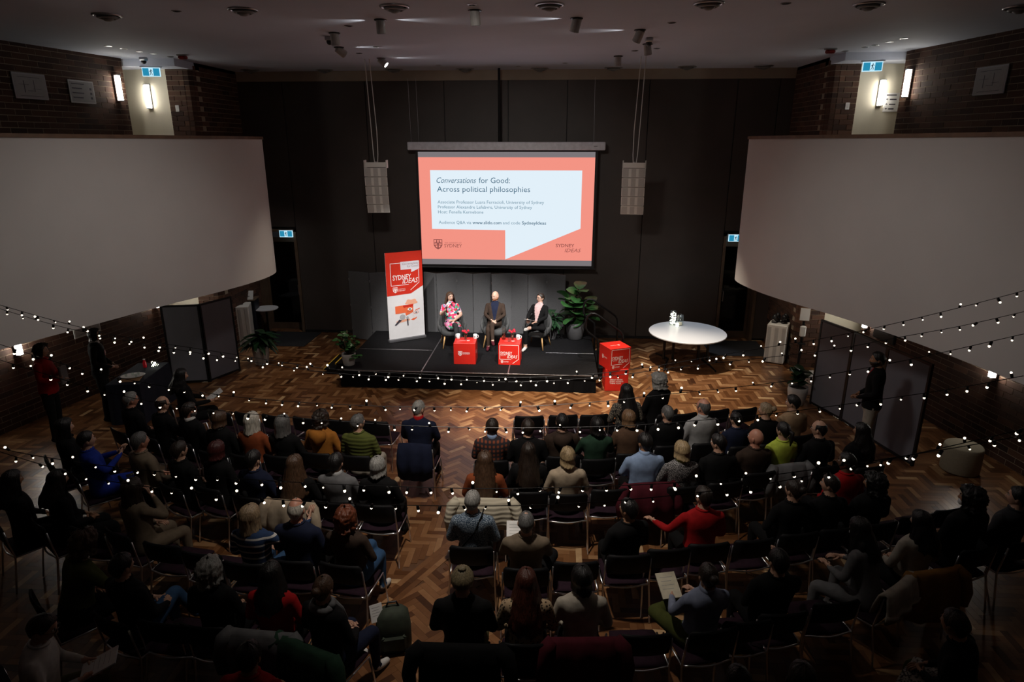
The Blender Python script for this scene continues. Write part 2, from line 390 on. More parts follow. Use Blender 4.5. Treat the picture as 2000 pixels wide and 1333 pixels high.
    for i in range(len(P) - 1):
        p_1 = P[max(i - 1, 0)]; p0 = P[i]; p1 = P[i + 1]; p2 = P[min(i + 2, len(P) - 1)]
        for k in range(6):
            t = k / 6
            F.append(.5 * ((2 * p0) + (p1 - p_1) * t + (2 * p_1 - 5 * p0 + 4 * p1 - p2) * t * t + (3 * p0 - p_1 - 3 * p1 + p2) * t ** 3))
    F.append(P[-1])
    def offs(d):
        out = []
        for i, p in enumerate(F):
            t = F[min(i + 1, len(F) - 1)] - F[max(i - 1, 0)]; t.normalize(); n_ = Vector((-t.y, t.x)) * -s
            out.append(p + n_ * -d)
        return out
    inn = offs(-.14)
    zb, zt = 2.25, 4.82
    b = MB()
    b.rings([[(p.x, p.y, zb) for p in F], [(p.x, p.y, zt) for p in F], [(p.x, p.y, zt) for p in inn], [(p.x, p.y, zb) for p in inn], [(p.x, p.y, zb) for p in F]], cap=False, closed=False)
    gal = structure(b.build('wall_gallery_' + nm, M_white, smooth=False))
    oo, ii = offs(.025), offs(-.165)
    MB().rings([[(p.x, p.y, z) for p in q] for q, z in ((oo, zt), (oo, zt + .05), (ii, zt + .05), (ii, zt), (oo, zt))], cap=False, closed=False).build('rail_cap', M_timber, gal)['label'] = 'brown timber capping along the balcony top'
    # gallery floor slab
    b = MB(); n = len(inn)
    wall_pts = [Vector((s * min(half_w(p.y), 99) if p.y < YE else s * 7.5, p.y)) for p in inn]
    for z0_, z1_ in ((3.45, 3.75),):
        b.rings([[(p.x, p.y, z0_) for p in inn], [(p.x, p.y, z1_) for p in inn], [(p.x, p.y, z1_) for p in wall_pts], [(p.x, p.y, z0_) for p in wall_pts], [(p.x, p.y, z0_) for p in inn]], cap=False, closed=False)
    structure(b.build('floor_gallery_' + nm, M_cove))
structure(MB().box(-11, 11, -1.8, -1.6, 0, ZC).build('wall_rear', M_panel))

# back wall: dark panels between seams, openings for two doors, cove band on top
DL = (-6.45, -5.36); DR = (5.20, 6.12); ZD = 2.68
bw = structure(MB().box(-7.2, DL[0], YB + .03, YB + .3, 0, 6.14).box(DL[0], DL[1], YB + .03, YB + .3, ZD, 6.14).box(DL[1], DR[0], YB + .03, YB + .3, 0, 6.14)
               .box(DR[0], DR[1], YB + .03, YB + .3, ZD, 6.14).box(DR[1], 7.2, YB + .03, YB + .3, 0, 6.14).build('wall_back', M_dark))
for x0, x1, z0, z1 in ((-7.0, DL[0], 0, 6.14), (DL[0], DL[1], ZD, 6.14), (DL[1], -3.37, 0, 6.14), (-3.37, -1.5, 0, 6.14), (-1.5, 0, 0, 6.14), (0, 1.37, 0, 6.14), (1.37, 3.23, 0, 6.14), (3.23, DR[0], 0, 6.14), (DR[0], DR[1], ZD, 6.14), (DR[1], 7.0, 0, 6.14)):
    MB().bbox(x0 + .008, x1 - .008, YB, YB + .03, z0 + .06, z1, .004).build('wall_panel', M_panel, bw)
structure(MB().box(-7.0, 7.0, YB - .01, YB + .3, 6.14, ZC).build('trim_cove', M_cove))
structure(MB().box(DL[1], DR[0], YB - .012, YB + .03, 0, .06).build('baseboard_back', M_dark))
# two glazed doors in timber jambs with a dark lobby behind
for s, (x0, x1), nm in ((-1, DL, 'door_1'), (1, DR, 'door_2')):
    d = structure(MB().box(x0, x0 + .07, YB - .02, YB + .45, 0, ZD).box(x1 - .07, x1, YB - .02, YB + .45, 0, ZD).box(x0, x1, YB - .02, YB + .45, ZD - .06, ZD).build(nm, M_jamb))
    MB().box(x0 + .07, x0 + .13, YB + .3, YB + .35, 0, ZD - .3).box(x1 - .13, x1 - .07, YB + .3, YB + .35, 0, ZD - .3).box(x0 + .13, x1 - .13, YB + .3, YB + .35, 0, .16).box(x0 + .07, x1 - .07, YB + .3, YB + .35, ZD - .36, ZD - .24).build('door_frame', M_jamb, d)
    MB().box(x0 + .13, x1 - .13, YB + .32, YB + .33, .16, ZD - .36).build('door_glass', M_doorglass, d)
    hx = x1 - .18 if s < 0 else x0 + .18
    MB().tube([(hx, YB + .3, .95), (hx, YB + .24, .95), (hx, YB + .24, 1.2), (hx, YB + .3, 1.2)], .012).build('door_handle', M_steel, d)
    MB().box(x0 + .07, x1 - .07, YB + .3, YB + .36, ZD - .24, ZD - .06).build('transom', mat('transom_grey', (.2, .2, .22), .5), d)
    lob = structure(MB().box(x0 - .9, x1 + .9, YB + 1.55, YB + 1.62, 0, ZD + .3).box(x0 - .95, x0 - .9, YB + .3, YB + 1.6, 0, ZD + .3).box(x1 + .9, x1 + .95, YB + .3, YB + 1.6, 0, ZD + .3).box(x0 - .95, x1 + .95, YB + .3, YB + 1.6, ZD + .3, ZD + .4).build('wall_lobby_' + ('left' if s < 0 else 'right'), M_dark))
    lb = []
    bx0, bx1 = (x1 - .28, x1 + .5) if s < 0 else (x1 - .42, x1 + .5)
    for rw in range(26):
        xx = bx0 - (.15 if rw % 2 else 0)
        while xx < bx1:
            lb.append(((xx + .15, YB + 1.54, rw * .1 + .05), 0, (.288, .03, .088), brick_tone(), xx < x1 + .1)); xx += .3
    tiled('brick', lb, M_brick, lob, kindname='brickwork', limit=120)
    # a dark mat before each door
    mm = MB().bbox(x0 - (.1 if s < 0 else .35), x1 + (.45 if s < 0 else .1), 14.62, 15.85, .001, .012, .004).build('door_mat', M_mat)
    tag(mm, 'black doormat on the parquet before the %s exit door' % ('left' if s < 0 else 'right'), 'mat')
# ------------------------------------------------------------------ stage
SZ = .38
st = thing('stage_platform', 'low black carpeted stage platform with aluminium seams in the middle of the floor', 'stage', (-.55, 13.4, 0))
def stg(b, name, m, par=None, **k): return b.build(name, m, st if par is None else par, **k)
def off(x0, x1, y0, y1, z0, z1, b=.006): return MB().bbox(x0 + .55, x1 + .55, y0 - 13.4, y1 - 13.4, z0, z1, b)
xs = [-3.17, -1.46, .28, 2.06]; ys = [12.0, 13.4, 14.85]
for i in range(3):
    for j in range(2): stg(off(xs[i] + .006, xs[i + 1] - .006, ys[j] + .006, ys[j + 1] - .006, SZ - .09, SZ), 'deck_panel', M_stage)
for i in (1, 2): stg(off(xs[i] - .012, xs[i] + .012, 12.02, 14.83, SZ - .05, SZ + .002, .001), 'deck_seam', M_metalstrip)
stg(off(-3.15, -1.5, 13.39, 13.41, SZ - .05, SZ + .002, .001), 'deck_seam', M_metalstrip)
stg(off(1.0, 2.04, 13.39, 13.41, SZ - .05, SZ + .002, .001), 'deck_seam', M_metalstrip)
stg(off(-3.16, 2.05, 11.99, 12.005, SZ - .012, SZ + .003, .001), 'deck_edge', M_metalstrip)
sk = MB()
pts = [(-3.13 + .55, 14.8 - 13.4), (-3.13 + .55, 12.03 - 13.4), (2.02 + .55, 12.03 - 13.4), (2.02 + .55, 14.8 - 13.4)]
rows = []
for z in (0.003, SZ - .09):
    r_ = []
    for k in range(3):
        a, b_ = Vector(pts[k]), Vector(pts[k + 1]); n = 60
        for q in range(n):
            p = a.lerp(b_, q / n); nrm = Vector(((b_ - a).y, -(b_ - a).x)).normalized()
            p += nrm * (.012 * math.sin(q * 1.9) * (1 if z < .1 else .3)); r_.append((p.x, p.y, z))
    rows.append(r_)
sk.rings(rows, cap=False, closed=False); stg(sk, 'skirt', M_skirt)

def steps(x, sgn, y0, y1, label):
    t = thing('stage_steps', label, 'steps', (x, (y0 + y1) / 2, 0)); h = (y1 - y0) / 2
    for k, z in enumerate((.25, .12)):
        a, b_ = sorted((sgn * (.02 + .27 * k), sgn * (.02 + .27 * (k + 1))))
        MB().bbox(a, b_, -h, h, z - .03, z, .004).build('tread', M_stage, t)
        e = sgn * (.27 * (k + 1)); a, b_ = sorted((e, e + sgn * .025))
        MB().box(a, b_, -h, h, z - .032, z + .003).build('yellow_edge', M_yellow, t)
    f = MB()
    for yy in (-h + .03, h - .03):
        a, b_ = sorted((sgn * .03, sgn * .5)); f.box(a, b_, yy - .02, yy + .02, 0, .09)
        a, b_ = sorted((sgn * .03, sgn * .26)); f.box(a, b_, yy - .02, yy + .02, .09, .22)
    f.build('side_frame', M_black, t); return t
t = steps(2.07, 1, 12.85, 14.05, 'black steps with yellow edges at the stage end by the plants')
for nm, y, kx in (('handrail', -.63, 0), ('handrail', .63, -.005)):
    pts = [(0.02, y, .0 + .002), (0.02, y, .62), (.0, y, .88), (-.2, y, 1.04), (-.25, y, 1.12), (-.25, y, 1.28), (-.22, y, 1.37), (-.15, y, 1.43), (-.08, y, 1.43), (.0, y, 1.39), (.46, y, 1.06), (.5, y, 1.0), (.52, y, .9), (.52, y, .002)]
    MB().tube(pts, .021, 10).build(nm, M_black, t, smooth=True)
steps(-3.19, -1, 12.75, 13.75, 'black steps with yellow edges behind the leafy plant at the stage end')

# ------------------------------------------------------------------ projector screen with its slide
Yp = 15.42
ps = thing('projector_screen', 'large white projector screen showing a salmon slide with a white speech shape', 'screen', (0, Yp, 4.6))
lz = lambda z: z - 4.6
MB().bbox(-2.28, 2.24, -.16, .02, lz(4.6), lz(4.78), .015).build('screen_housing', mat('housing_grey', (.62, .62, .68), .4), ps)
MB().box(1.98, 2.06, -.163, -.16, lz(4.68), lz(4.69)).build('housing_slot', M_black, ps)
MB().box(-2.13, 2.09, -.004, .004, lz(1.86), lz(4.62)).build('screen_border', M_dark, ps)
MB().tube([(-2.17, 0, lz(1.86)), (2.13, 0, lz(1.86))], .022, 8).build('bottom_bar', M_black, ps)
SX0, SX1, SZ0, SZ1 = -2.07, 2.03, 2.06, 4.44
fl = lambda u, v: (SX0 + (SX1 - SX0) * u, lz(SZ1 + (SZ0 - SZ1) * v))
M_pink = emitmat('slide_salmon', (.92, .30, .235), .98); M_slw = emitmat('slide_white', (.76, .87, .95), 1.0)
M_slg = emitmat('slide_grey', (.22, .2, .21), .9); M_slt = emitmat('slide_text', (.06, .15, .23), 1.); M_slt2 = emitmat('slide_text_light', (.13, .26, .35), 1.); M_slr = emitmat('slide_logo', (.28, .08, .07), 1.)
MB().box(SX0, SX1, -.0055, -.004, lz(1.93), lz(4.56)).build('unlit_margin', M_slg, ps)
MB().box(SX0, SX1, -.0068, -.005, lz(SZ0), lz(SZ1)).build('slide_background', M_pink, ps)
MB().prism([fl(*p) for p in ((.066, .122), (.93, .122), (.93, .68), (.495, .996), (.495, .702), (.066, .695))], -.0085, -.006).build('speech_shape', M_slw, ps)
T = lambda body, u, v, wu, m, h=None, sh=0, bo=0: put_text(ps, body, fl(u, v)[0], fl(u, v)[1], -.0095, wu * (SX1 - SX0), m, h, sh, bo)
T('Conversations', .102, .243, .228, M_slt, .13, .35); T('for Good:', .345, .243, .178, M_slt, .13)
T('Across political philosophies', .103, .328, .535, M_slt, .13)
T('Associate Professor Luara Ferracioli, University of Sydney', .104, .442, .614, M_slt2, .075)
T('Professor Alexandre Lefebvre, University of Sydney', .105, .491, .545, M_slt2, .075)
T('Host: Fenella Kernebone', .105, .54, .264, M_slt2, .075)
T('Audience Q&A via', .107, .643, .19, M_slt2, .075); T('www.slido.com', .305, .643, .168, M_slt, .075, 0, .012)
T('and code', .482, .643, .1, M_slt2, .075); T('SydneyIdeas', .592, .643, .14, M_slt, .075, 0, .012)
crest(ps, fl(.098, .85)[0], fl(.098, .85)[1], -.0075, .21, M_slr, M_pink)
T('THE UNIVERSITY OF', .137, .84, .1, M_slr, .028); T('SYDNEY', .135, .88, .105, M_slr, .085)
T('SYDNEY', .79, .865, .107, M_slr, .08, 0, .01); T('IDEAS', .842, .915, .095, M_slr, .09, .3)
for x in (-2.2, -2.02, 1.98): MB().tube([(x, -.06, lz(4.78)), (x - .02, -.06, lz(6.14))], .004, 6).build('suspension_wire', M_steel, ps)
MB().tube([(-.16, -.08, lz(4.77)), (-.16, -.08, lz(6.34))], .03, 10).build('cable_pole', M_black, ps)

# ------------------------------------------------------------------ roll-up banner
W, Hh = .87, 2.06
bn = thing('rollup_banner', 'tall red and white roll-up banner standing on the stage beside the projector screen', 'banner', (-2.22, 14.13, SZ), R(34.5))
MB().bbox(-W / 2 - .02, W / 2 + .02, -.06, .06, 0, .07, .012).build('base', mat('banner_base', (.12, .12, .13), .4, .3), bn)
MB().box(-W / 2, W / 2, -.004, .004, .07, Hh).build('banner_sheet', mat('banner_white', (.78, .77, .79), .55, vary=.02), bn)
MB().bbox(-W / 2 - .005, W / 2 + .005, -.012, .012, Hh, Hh + .02, .004).build('top_rail', M_black, bn)
MB().tube([(0, .04, .05), (0, .03, Hh)], .01).build('support_pole', M_steel, bn)
bl = lambda u, v: (-W / 2 + W * u, Hh - (Hh - .07) * v)
M_bred = mat('banner_red', (.62, .028, .012), .5, vary=.03); M_bor = mat('print_orange', (.85, .16, .06), .5, vary=.02); M_bpk = mat('print_peach', (.85, .42, .28), .5, vary=.02); M_bdk = mat('print_dark', (.05, .045, .06), .5); M_bgr = mat('print_grey', (.42, .42, .44), .5, vary=.3, nscale=90)
def flat(poly, m, nm, y=-.006): return MB().prism([bl(*p) for p in poly], y - .0007, y).build(nm, m, bn)
flat([(0, 0), (1, 0), (1, .405), (.655, .485), (0, .492)], M_bred, 'red_field')
flat([(.40, .113), (.915, .113), (.915, .205), (.69, .24), (.69, .203), (.40, .203)], mat('print_lilac', (.74, .72, .78), .5, vary=.02), 'speech_shape', -.0085)
def line(parent, pts, wd, m, y, nm='outline'):
    b = MB()
    for a, c in zip(pts[:-1], pts[1:]):
        a, c = Vector(a), Vector(c); d = (c - a).normalized(); n = Vector((-d.y, d.x)) * wd / 2; a2, c2 = a - d * wd / 2, c + d * wd / 2
        b.prism([tuple(a2 - n), tuple(c2 - n), tuple(c2 + n), tuple(a2 + n)], y - .0006, y)
    return b.build(nm, m, parent)
line(bn, [bl(.39, .125), bl(.125, .125), bl(.125, .378), bl(.60, .378)], .012, M_print, -.0072)
line(bn, [bl(.895, .215), bl(.895, .365), bl(.655, .443)], .012, M_print, -.0072)
def TB(par, f, body, u, v, wd, m, h, sh=0, bo=0, y=-.0092): x, z = f(u, v); return put_text(par, body, x, z, y, wd, m, h, sh, bo)
TB(bn, bl, 'SYDNEY', .175, .315, .44, M_print, .115, 0, .014); TB(bn, bl, 'IDEAS', .43, .362, .385, M_print, .115, .3, .008)
M_btx = mat('print_plum', (.25, .07, .1), .5)
TB(bn, bl, 'Conversations', .45, .15, .38, M_btx, .05, .3); TB(bn, bl, 'for Good', .58, .182, .27, M_btx, .055)
crest(bn, *bl(.23, .43), -.0075, .11, M_print, M_bred); TB(bn, bl, 'THE UNIVERSITY OF', .31, .425, .17, M_print, .018); TB(bn, bl, 'SYDNEY', .31, .448, .17, M_print, .035)
cloud = [(.655 + .165 * math.cos(a) * (1 + .12 * math.sin(5 * a)), .588 + .035 * math.sin(a) * (1 + .2 * math.sin(5 * a))) for a in [2 * math.pi * k / 28 for k in range(28)]]
flat(cloud, M_bpk, 'peach_cloud')
flat([(.20, .618), (.70, .612), (.70, .705), (.485, .742), (.475, .706), (.20, .706)], M_bor, 'orange_bubble', -.0072)
flat([(.42, .615)] + [(.42 + .28 * k / 12, .635 + .012 * abs(math.sin(k * .9))) for k in range(13)] + [(.70, .612)], M_bred, 'red_wave', -.0082)
flat([(.2, .80), (.3, .785), (.58, .78), (.6, .8), (.4, .812), (.25, .815)], M_bpk, 'peach_smear')
def eye(u, v, s):
    flat([(u - .075 * s + .15 * s * k / 10, v - .018 * s * math.sin(math.pi * k / 10)) for k in range(11)] + [(u + .075 * s - .15 * s * k / 10, v + .016 * s * math.sin(math.pi * k / 10)) for k in range(1, 10)], M_print, 'eye_white', -.009)
    flat([(u + .024 * s * math.cos(a), v + .0105 * s * math.sin(a)) for a in [2 * math.pi * k / 14 for k in range(14)]], M_bdk, 'eye_pupil', -.0098)
eye(.605, .668, 1); eye(.775, .715, .8)
for k in range(6): line(bn, [bl(.545 + .024 * k, .688), bl(.54 + .026 * k, .699)], .006, M_bdk, -.009, 'eyelash')
line(bn, [bl(.70, .70 + .018), bl(.74, .702), bl(.82, .702), bl(.85, .716), bl(.80, .729), bl(.73, .728), bl(.70, .718)], .006, M_bor, -.0085, 'eye_outline')
line(bn, [bl(.76, .690), bl(.87, .672)], .016, M_bor, -.0085, 'eyebrow')
line(bn, [bl(.69, .725), bl(.68, .75), bl(.72, .765)], .004, M_bpk, -.0085, 'nose_line')
flat([(.62, .797), (.70, .778), (.74, .781), (.80, .768), (.77, .79), (.70, .806)], M_bor, 'lips')
flat([(.39 + .078 * math.cos(a), .752 + .033 * math.sin(a)) for a in [2 * math.pi * k / 18 for k in range(18)]], M_bgr, 'microphone_head', -.009)
flat([(.30, .775), (.37, .79), (.20, .845), (.16, .838)], M_bdk, 'microphone_handle', -.0088)
flat([(.525 + .035 * math.cos(a), .765 + .016 * math.sin(a)) for a in [2 * math.pi * k / 14 for k in range(14)]], M_bgr, 'microphone_head', -.009)
flat([(.505, .78), (.548, .78), (.545, .86), (.515, .86)], M_bdk, 'microphone_handle', -.0088)

# ------------------------------------------------------------------ printed red cubes
def cube(x, y, z, rz, label, front, s=.45, h=.45):
    t = thing('display_cube', label, 'display cube', (x, y, z), rz, 'red printed cubes')
    MB().bbox(-s / 2, s / 2, -s / 2, s / 2, 0, h, .004).build('body', M_red, t)
    f = -s / 2 - .001; g = lambda u, v: (-s / 2 + s * u, h - h * v)
    def ideas(y=f):
        line(t, [g(.07, .06), g(.93, .06), g(.93, .72), g(.66, .93)], .009, M_print, y); line(t, [g(.07, .06), g(.07, .74), g(.58, .74)], .009, M_print, y)
        TB(t, g, 'SYDNEY', .1, .52, .24, M_print, .07, 0, .014, y - .001); TB(t, g, 'TALKS AND', .1, .57, .11, M_print, .014, 0, 0, y - .001); TB(t, g, 'IDEAS', .4, .68, .215, M_print, .07, .3, .008, y - .001)
        crest(t, *g(.17, .86), y, .05, M_print, M_red); TB(t, g, 'THE UNIVERSITY OF', .25, .845, .1, M_print, .01, 0, 0, y - .001); TB(t, g, 'SYDNEY', .25, .885, .1, M_print, .022, 0, 0, y - .001)
    if front == 'ideas': ideas()
    elif front == 'crest':
        crest(t, *g(.3, .48), f, .085, M_print, M_red); TB(t, g, 'THE UNIVERSITY OF', .42, .45, .14, M_print, .016, 0, 0, f - .001); TB(t, g, 'SYDNEY', .42, .52, .145, M_print, .036, 0, 0, f - .001)
    elif front == 'minds':
        for k, body in enumerate(('GREAT MINDS', 'DON\'T ALWAYS', 'THINK ALIKE')): TB(t, g, body, .2, .5 + .085 * k, (.25, .27, .225)[k], M_print, .027, 0, .02, f - .001)
    # logos on the top and on the sides
    for rot, loc in (((0, 0, math.pi / 2), (s / 2, 0, h / 2)), ((0, 0, -math.pi / 2), (-s / 2, 0, h / 2))):
        e = link('side_print', None, t, loc, rot)
        crest(e, -.07, 0, -.001, .07, M_print, M_red, 'side_crest'); put_text(e, 'SYDNEY', -.02, -.015, -.0012, .13, M_print, .03, name='side_lettering')
    e = link('top_print', None, t, (0, 0, h), (-math.pi / 2, 0, 0))
    crest(e, .06, -.02, -.001, .06, M_print, M_red, 'top_crest'); put_text(e, 'SYDNEY', -.12, -.035, -.0012, .13, M_print, .028, name='top_lettering')
    return t
cube(-.66, 12.73, SZ, R(2), 'red cube with a white crest before the woman in the colourful dress', 'crest')
cube(.27, 12.76, SZ, R(-1), 'red cube with framed lettering on stage before the woman in black', 'ideas')
cube(2.43, 12.42, 0, R(3), 'red cube on the floor with three lines of slogan, lower of two', 'minds', .46, .45)
cube(2.40, 12.40, .45, R(24), 'red cube stacked askew on another red cube beside the stage', 'ideas', .46, .45)

# mugs, carafe, flower glasses on the cubes
M_mug = mat('mug_white', (.8, .8, .8), .25, vary=.0)
def mug(x, y, rz, label):
    t = thing('mug', label, 'mug', (x, y, SZ + .45), rz, 'white mugs on the red cubes')
    MB().lathe([(.036, 0), (.04, .006), (.041, .1), (.0375, .1), (.036, .012), (.001, .011)], n=18).build('cup', M_mug, t, smooth=True)
    MB().tube([(.039, 0, .08), (.06, 0, .085), (.072, 0, .06), (.06, 0, .03), (.039, 0, .025)], .007, 6).build('handle', M_mug, t, smooth=True)
    crest(t, 0, .055, -.042, .03, M_bdk, M_mug, 'printed_crest')
mug(-.83, 12.86, R(150), 'white mug with dark print beside the flowers, left red cube'); mug(-.47, 12.86, R(-10), 'white mug standing alone at the back corner of the left red cube'); mug(.43, 12.86, R(0), 'white mug on the red cube with framed lettering')
M_red2 = mat('carnation_red', (.5, .01, .03), .6, vary=.35, nscale=60); M_water = glass('rose_water', (.85, .42, .38), .02)
def flowers(x, y, label, seed):
    t = thing('flower_glass', label, 'flowers', (x, y, SZ + .45), 0, 'flower glasses on the red cubes'); r = random.Random(seed)
    MB().lathe([(.028, 0), (.03, .004), (.033, .11), (.031, .11), (.027, .01), (.001, .009)], n=14).build('glass', M_glass, t, smooth=True)
    for k in range(5):
        a = 2 * math.pi * k / 5 + r.random(); q = (.055 * math.cos(a), .055 * math.sin(a), .17 + .03 * r.random())
        MB().tube([(0, 0, .02), (q[0] * .5, q[1] * .5, .1), q], .0025, 5).build('stem', M_leaf, t)
        b = MB()
        for j in range(5):
            bb = 2 * math.pi * j / 5; b.ball((q[0] + .014 * math.cos(bb), q[1] + .014 * math.sin(bb), q[2] + .006 * (j % 2)), .018, 7, 5)
        b.ball((q[0], q[1], q[2] + .012), .02, 7, 5); b.build('blossom', M_red2, t, smooth=True)
flowers(-.66, 12.76, 'small glass of red carnations on the red cube with the crest', 1); flowers(.31, 12.84, 'small glass of red carnations next to the tall carafe', 2)
t = thing('carafe', 'tall clear glass carafe on the red cube with framed lettering', 'carafe', (.13, 12.86, SZ + .45))
MB().lathe([(.04, 0), (.042, .01), (.04, .2), (.038, .26), (.045, .275), (.041, .275), (.035, .255), (.037, .2), (.038, .015), (.001, .013)], n=18).build('glass_body', M_glass, t, smooth=True)
MB().lathe([(.036, .016), (.0365, .12), (.001, .121)], n=16).build('water', M_water, t)
t = thing('tumbler', 'short empty glass between carafe and mug on the red cube', 'glass', (.25, 12.72, SZ + .45))
MB().lathe([(.03, 0), (.033, .085), (.031, .085), (.028, .006), (.001, .006)], n=16).build('bowl', M_glass, t, smooth=True)

# ------------------------------------------------------------------ folding acoustic screens behind the stage
def fscreen(x0, xs_, y, label):
    t = thing('folding_screen', label, 'folding screen', ((xs_[0] + xs_[-1]) / 2, y, 0), 0, 'grey folding screens behind the stage'); c = (xs_[0] + xs_[-1]) / 2
    for k in range(len(xs_) - 1):
        ya, yb = (.0, .22) if (k + x0) % 2 else (.22, 0)
        a, b = Vector((xs_[k] - c, ya)), Vector((xs_[k + 1] - c, yb)); d = (b - a).normalized(); n = Vector((-d.y, d.x)) * .018
        a, b = a + d * .004, b - d * .004
        q = [a - n, b - n, b + n, a + n]
        MB().rings([[(p.x, p.y, z) for p in q] for z in (.02, 1.74)]).build('panel', M_feltgrey, t)
        for z in (.25, .85, 1.5): MB().tube([(a.x, a.y - .02, z), (a.x, a.y - .02, z + .06)], .006, 6).build('hinge', M_steel, t)
fscreen(0, [-3.93, -3.35, -2.72, -2.1], 15.2, 'grey folding screen behind the roll-up banner, partly hidden')
fscreen(0, [-2.04, -1.7, -1.23, -.81, -.40], 15.2, 'grey folding screen behind the woman in the colourful dress')
fscreen(1, [-.36, .1, .52, .97, 1.42], 15.2, 'grey folding screen behind the two right-hand speakers')
# ------------------------------------------------------------------ hanging line-array loudspeakers
def line_array(x, label, rz, lean):
    t = thing('hanging_loudspeaker', label, 'loudspeaker', (x, 13.6, 3.38), rz, 'white hanging loudspeakers')
    wd = .23
    tf = MB().box(-wd, wd, -.16, -.145, .9, 1.0).box(-wd, -wd + .015, -.16, .14, .88, 1.04).box(wd - .015, wd, -.16, .14, .88, 1.04).box(-wd, wd, .0, .02, .93, .97)
    tf.build('flying_frame', M_offwhite, t)
    for k in range(5):
        z0, z1 = .9 - .18 * (k + 1), .9 - .18 * k - .006; a = R(2 + 3.2 * k); yo = -.02 * k * k * .35
        b = MB(); pf = lambda x_, y_, z_: (x_, y_ * math.cos(a) - (z_ - z1) * math.sin(a) + yo * -1, z1 + (z_ - z1) * math.cos(a) + y_ * math.sin(a))
        vs = [(-wd, -.15, z0), (wd, -.15, z0), (wd * .75, .15, z0 + .03), (-wd * .75, .15, z0 + .03), (-wd, -.15, z1), (wd, -.15, z1), (wd * .75, .15, z1 - .03), (-wd * .75, .15, z1 - .03)]
        b.add([pf(*v) for v in vs], [(3, 2, 1, 0), (4, 5, 6, 7), (0, 1, 5, 4), (1, 2, 6, 5), (2, 3, 7, 6), (3, 0, 4, 7)])
        bx = b.build('speaker_box', M_offwhite, t)
        for xa, xb in ((-wd + .012, -.1), (-.045, .045), (.1, wd - .012)):
            g = MB(); g.add([pf(*v) for v in ((xa, -.153, z0 + .008), (xb, -.153, z0 + .008), (xb, -.153, z1 - .008), (xa, -.153, z1 - .008), (xa, -.149, z0 + .008), (xb, -.149, z0 + .008), (xb, -.149, z1 - .008), (xa, -.149, z1 - .008))], [(0, 1, 2, 3), (0, 4, 5, 1), (1, 5, 6, 2), (2, 6, 7, 3), (3, 7, 4, 0)]); g.build('grille', M_grille, bx)
    for dx in (-.04, .05):
        pts = [(dx * .6, 0, .95), (dx, 0, 1.15), (dx * 1.2 + lean * .1, 0, 1.6), (dx + lean, 0, 2.97)]
        MB().tube(pts, .009, 6).build('cable', M_offwhite, t)
    MB().ball((0, 0, 1.0), .02).build('shackle', M_steel, t)
line_array(-2.57, 'white loudspeaker column hanging before the wall, nearer the banner', R(8), -.06)
line_array(2.72, 'white loudspeaker column hanging before the wall, above the floor plants', R(-8), .06)

# floor speaker stacks in white
def stack(x, y, rz, label, h=.9, wd=.42):
    t = thing('floor_loudspeaker', label, 'loudspeaker', (x, y, 0), rz, 'white floor loudspeakers')
    MB().bbox(-wd / 2, wd / 2, -.26, .26, .02, h, .012).build('cabinet', M_offwhite, t)
    MB().box(-wd / 2 + .03, wd / 2 - .03, -.23, .23, 0, .02).build('foot', M_black, t)
    n = 5; ww = (wd - .04) / n
    for k in range(n):
        if k % 2 == 0: MB().bbox(-wd / 2 + .02 + ww * k, -wd / 2 + .02 + ww * (k + 1), -.266, -.255, .05, h - .05, .004).build('grille', M_grille, t)
    MB().bbox(-.06, .06, -.02, .06, h, h + .012, .004).build('top_socket', M_black, t)
    return t
stack(6.22, 14.35, R(-28), 'white floor loudspeaker with stage lamps on top beside the brick pillar')
stack(-6.45, 14.75, R(18), 'white floor loudspeaker standing behind the drooping floor plant', 1.0)
def moving_head(x, y, z, rz, tilt, label):
    t = thing('stage_lamp', label, 'stage lamp', (x, y, z), rz, 'black stage lamps on the white loudspeaker')
    MB().bbox(-.05, .05, -.045, .045, 0, .05, .008).build('base', M_blackplastic, t)
    MB().box(-.055, -.04, -.02, .02, .05, .15).box(.04, .055, -.02, .02, .05, .15).build('yoke', M_blackplastic, t)
    c, s = math.cos(tilt), math.sin(tilt)
    MB().tube([(0, -.06 * c, .14 - .06 * s), (0, .02 * c, .14 + .02 * s), (0, .06 * c, .14 + .06 * s)], [.036, .04, .03], 10).build('head', M_blackplastic, t, smooth=True)
for k, (dx, dy, a) in enumerate(((-.13, -.02, .7), (-.02, .1, .9), (.06, -.08, .6), (.15, .06, .8))):
    moving_head(6.22 + dx, 14.35 + dy, .9, R(-30 + 25 * k), a, ('first', 'second', 'third', 'fourth')[k] + ' small black stage lamp from the left on the white loudspeaker')

# ------------------------------------------------------------------ oval white table with candle glasses
t = thing('round_table', 'large white round table on black splayed legs near the exit door', 'table', (4.13, 14.02, 0))
MB().rings([[(.84 * (1 - e) * math.cos(a), .9 * (1 - e) * math.sin(a), z) for a in [2 * math.pi * k / 64 for k in range(64)]] for e, z in ((.012, .71), (0, .716), (0, .734), (.008, .74))]).build('table_top', mat('table_white', (.72, .73, .76), .35, vary=.0), t, smooth=False)
MB().box(-.5, .5, -.04, .04, .67, .71).build('beam', M_black, t)
for sx in (-.38, .38):
    for dx in (-.1, .1): MB().tube([(sx + dx, 0, .7), (sx + dx, 0, .09)], .03, 8).build('column', M_black, t)
    for sy in (-1, 1): MB().tube([(sx, 0, .09), (sx * 1.25, sy * .3, .07), (sx * 1.45, sy * .58, .03)], [.028, .022, .018], 6).build('leg', M_black, t); MB().ball((sx * 1.45, sy * .58, .022), .022, 8, 6).build('caster', M_black, t)
M_fairy = emitmat('fairy_glow', (1, .92, .75), 5); M_wire = mat('fairy_wire', (.5, .5, .48), .4)
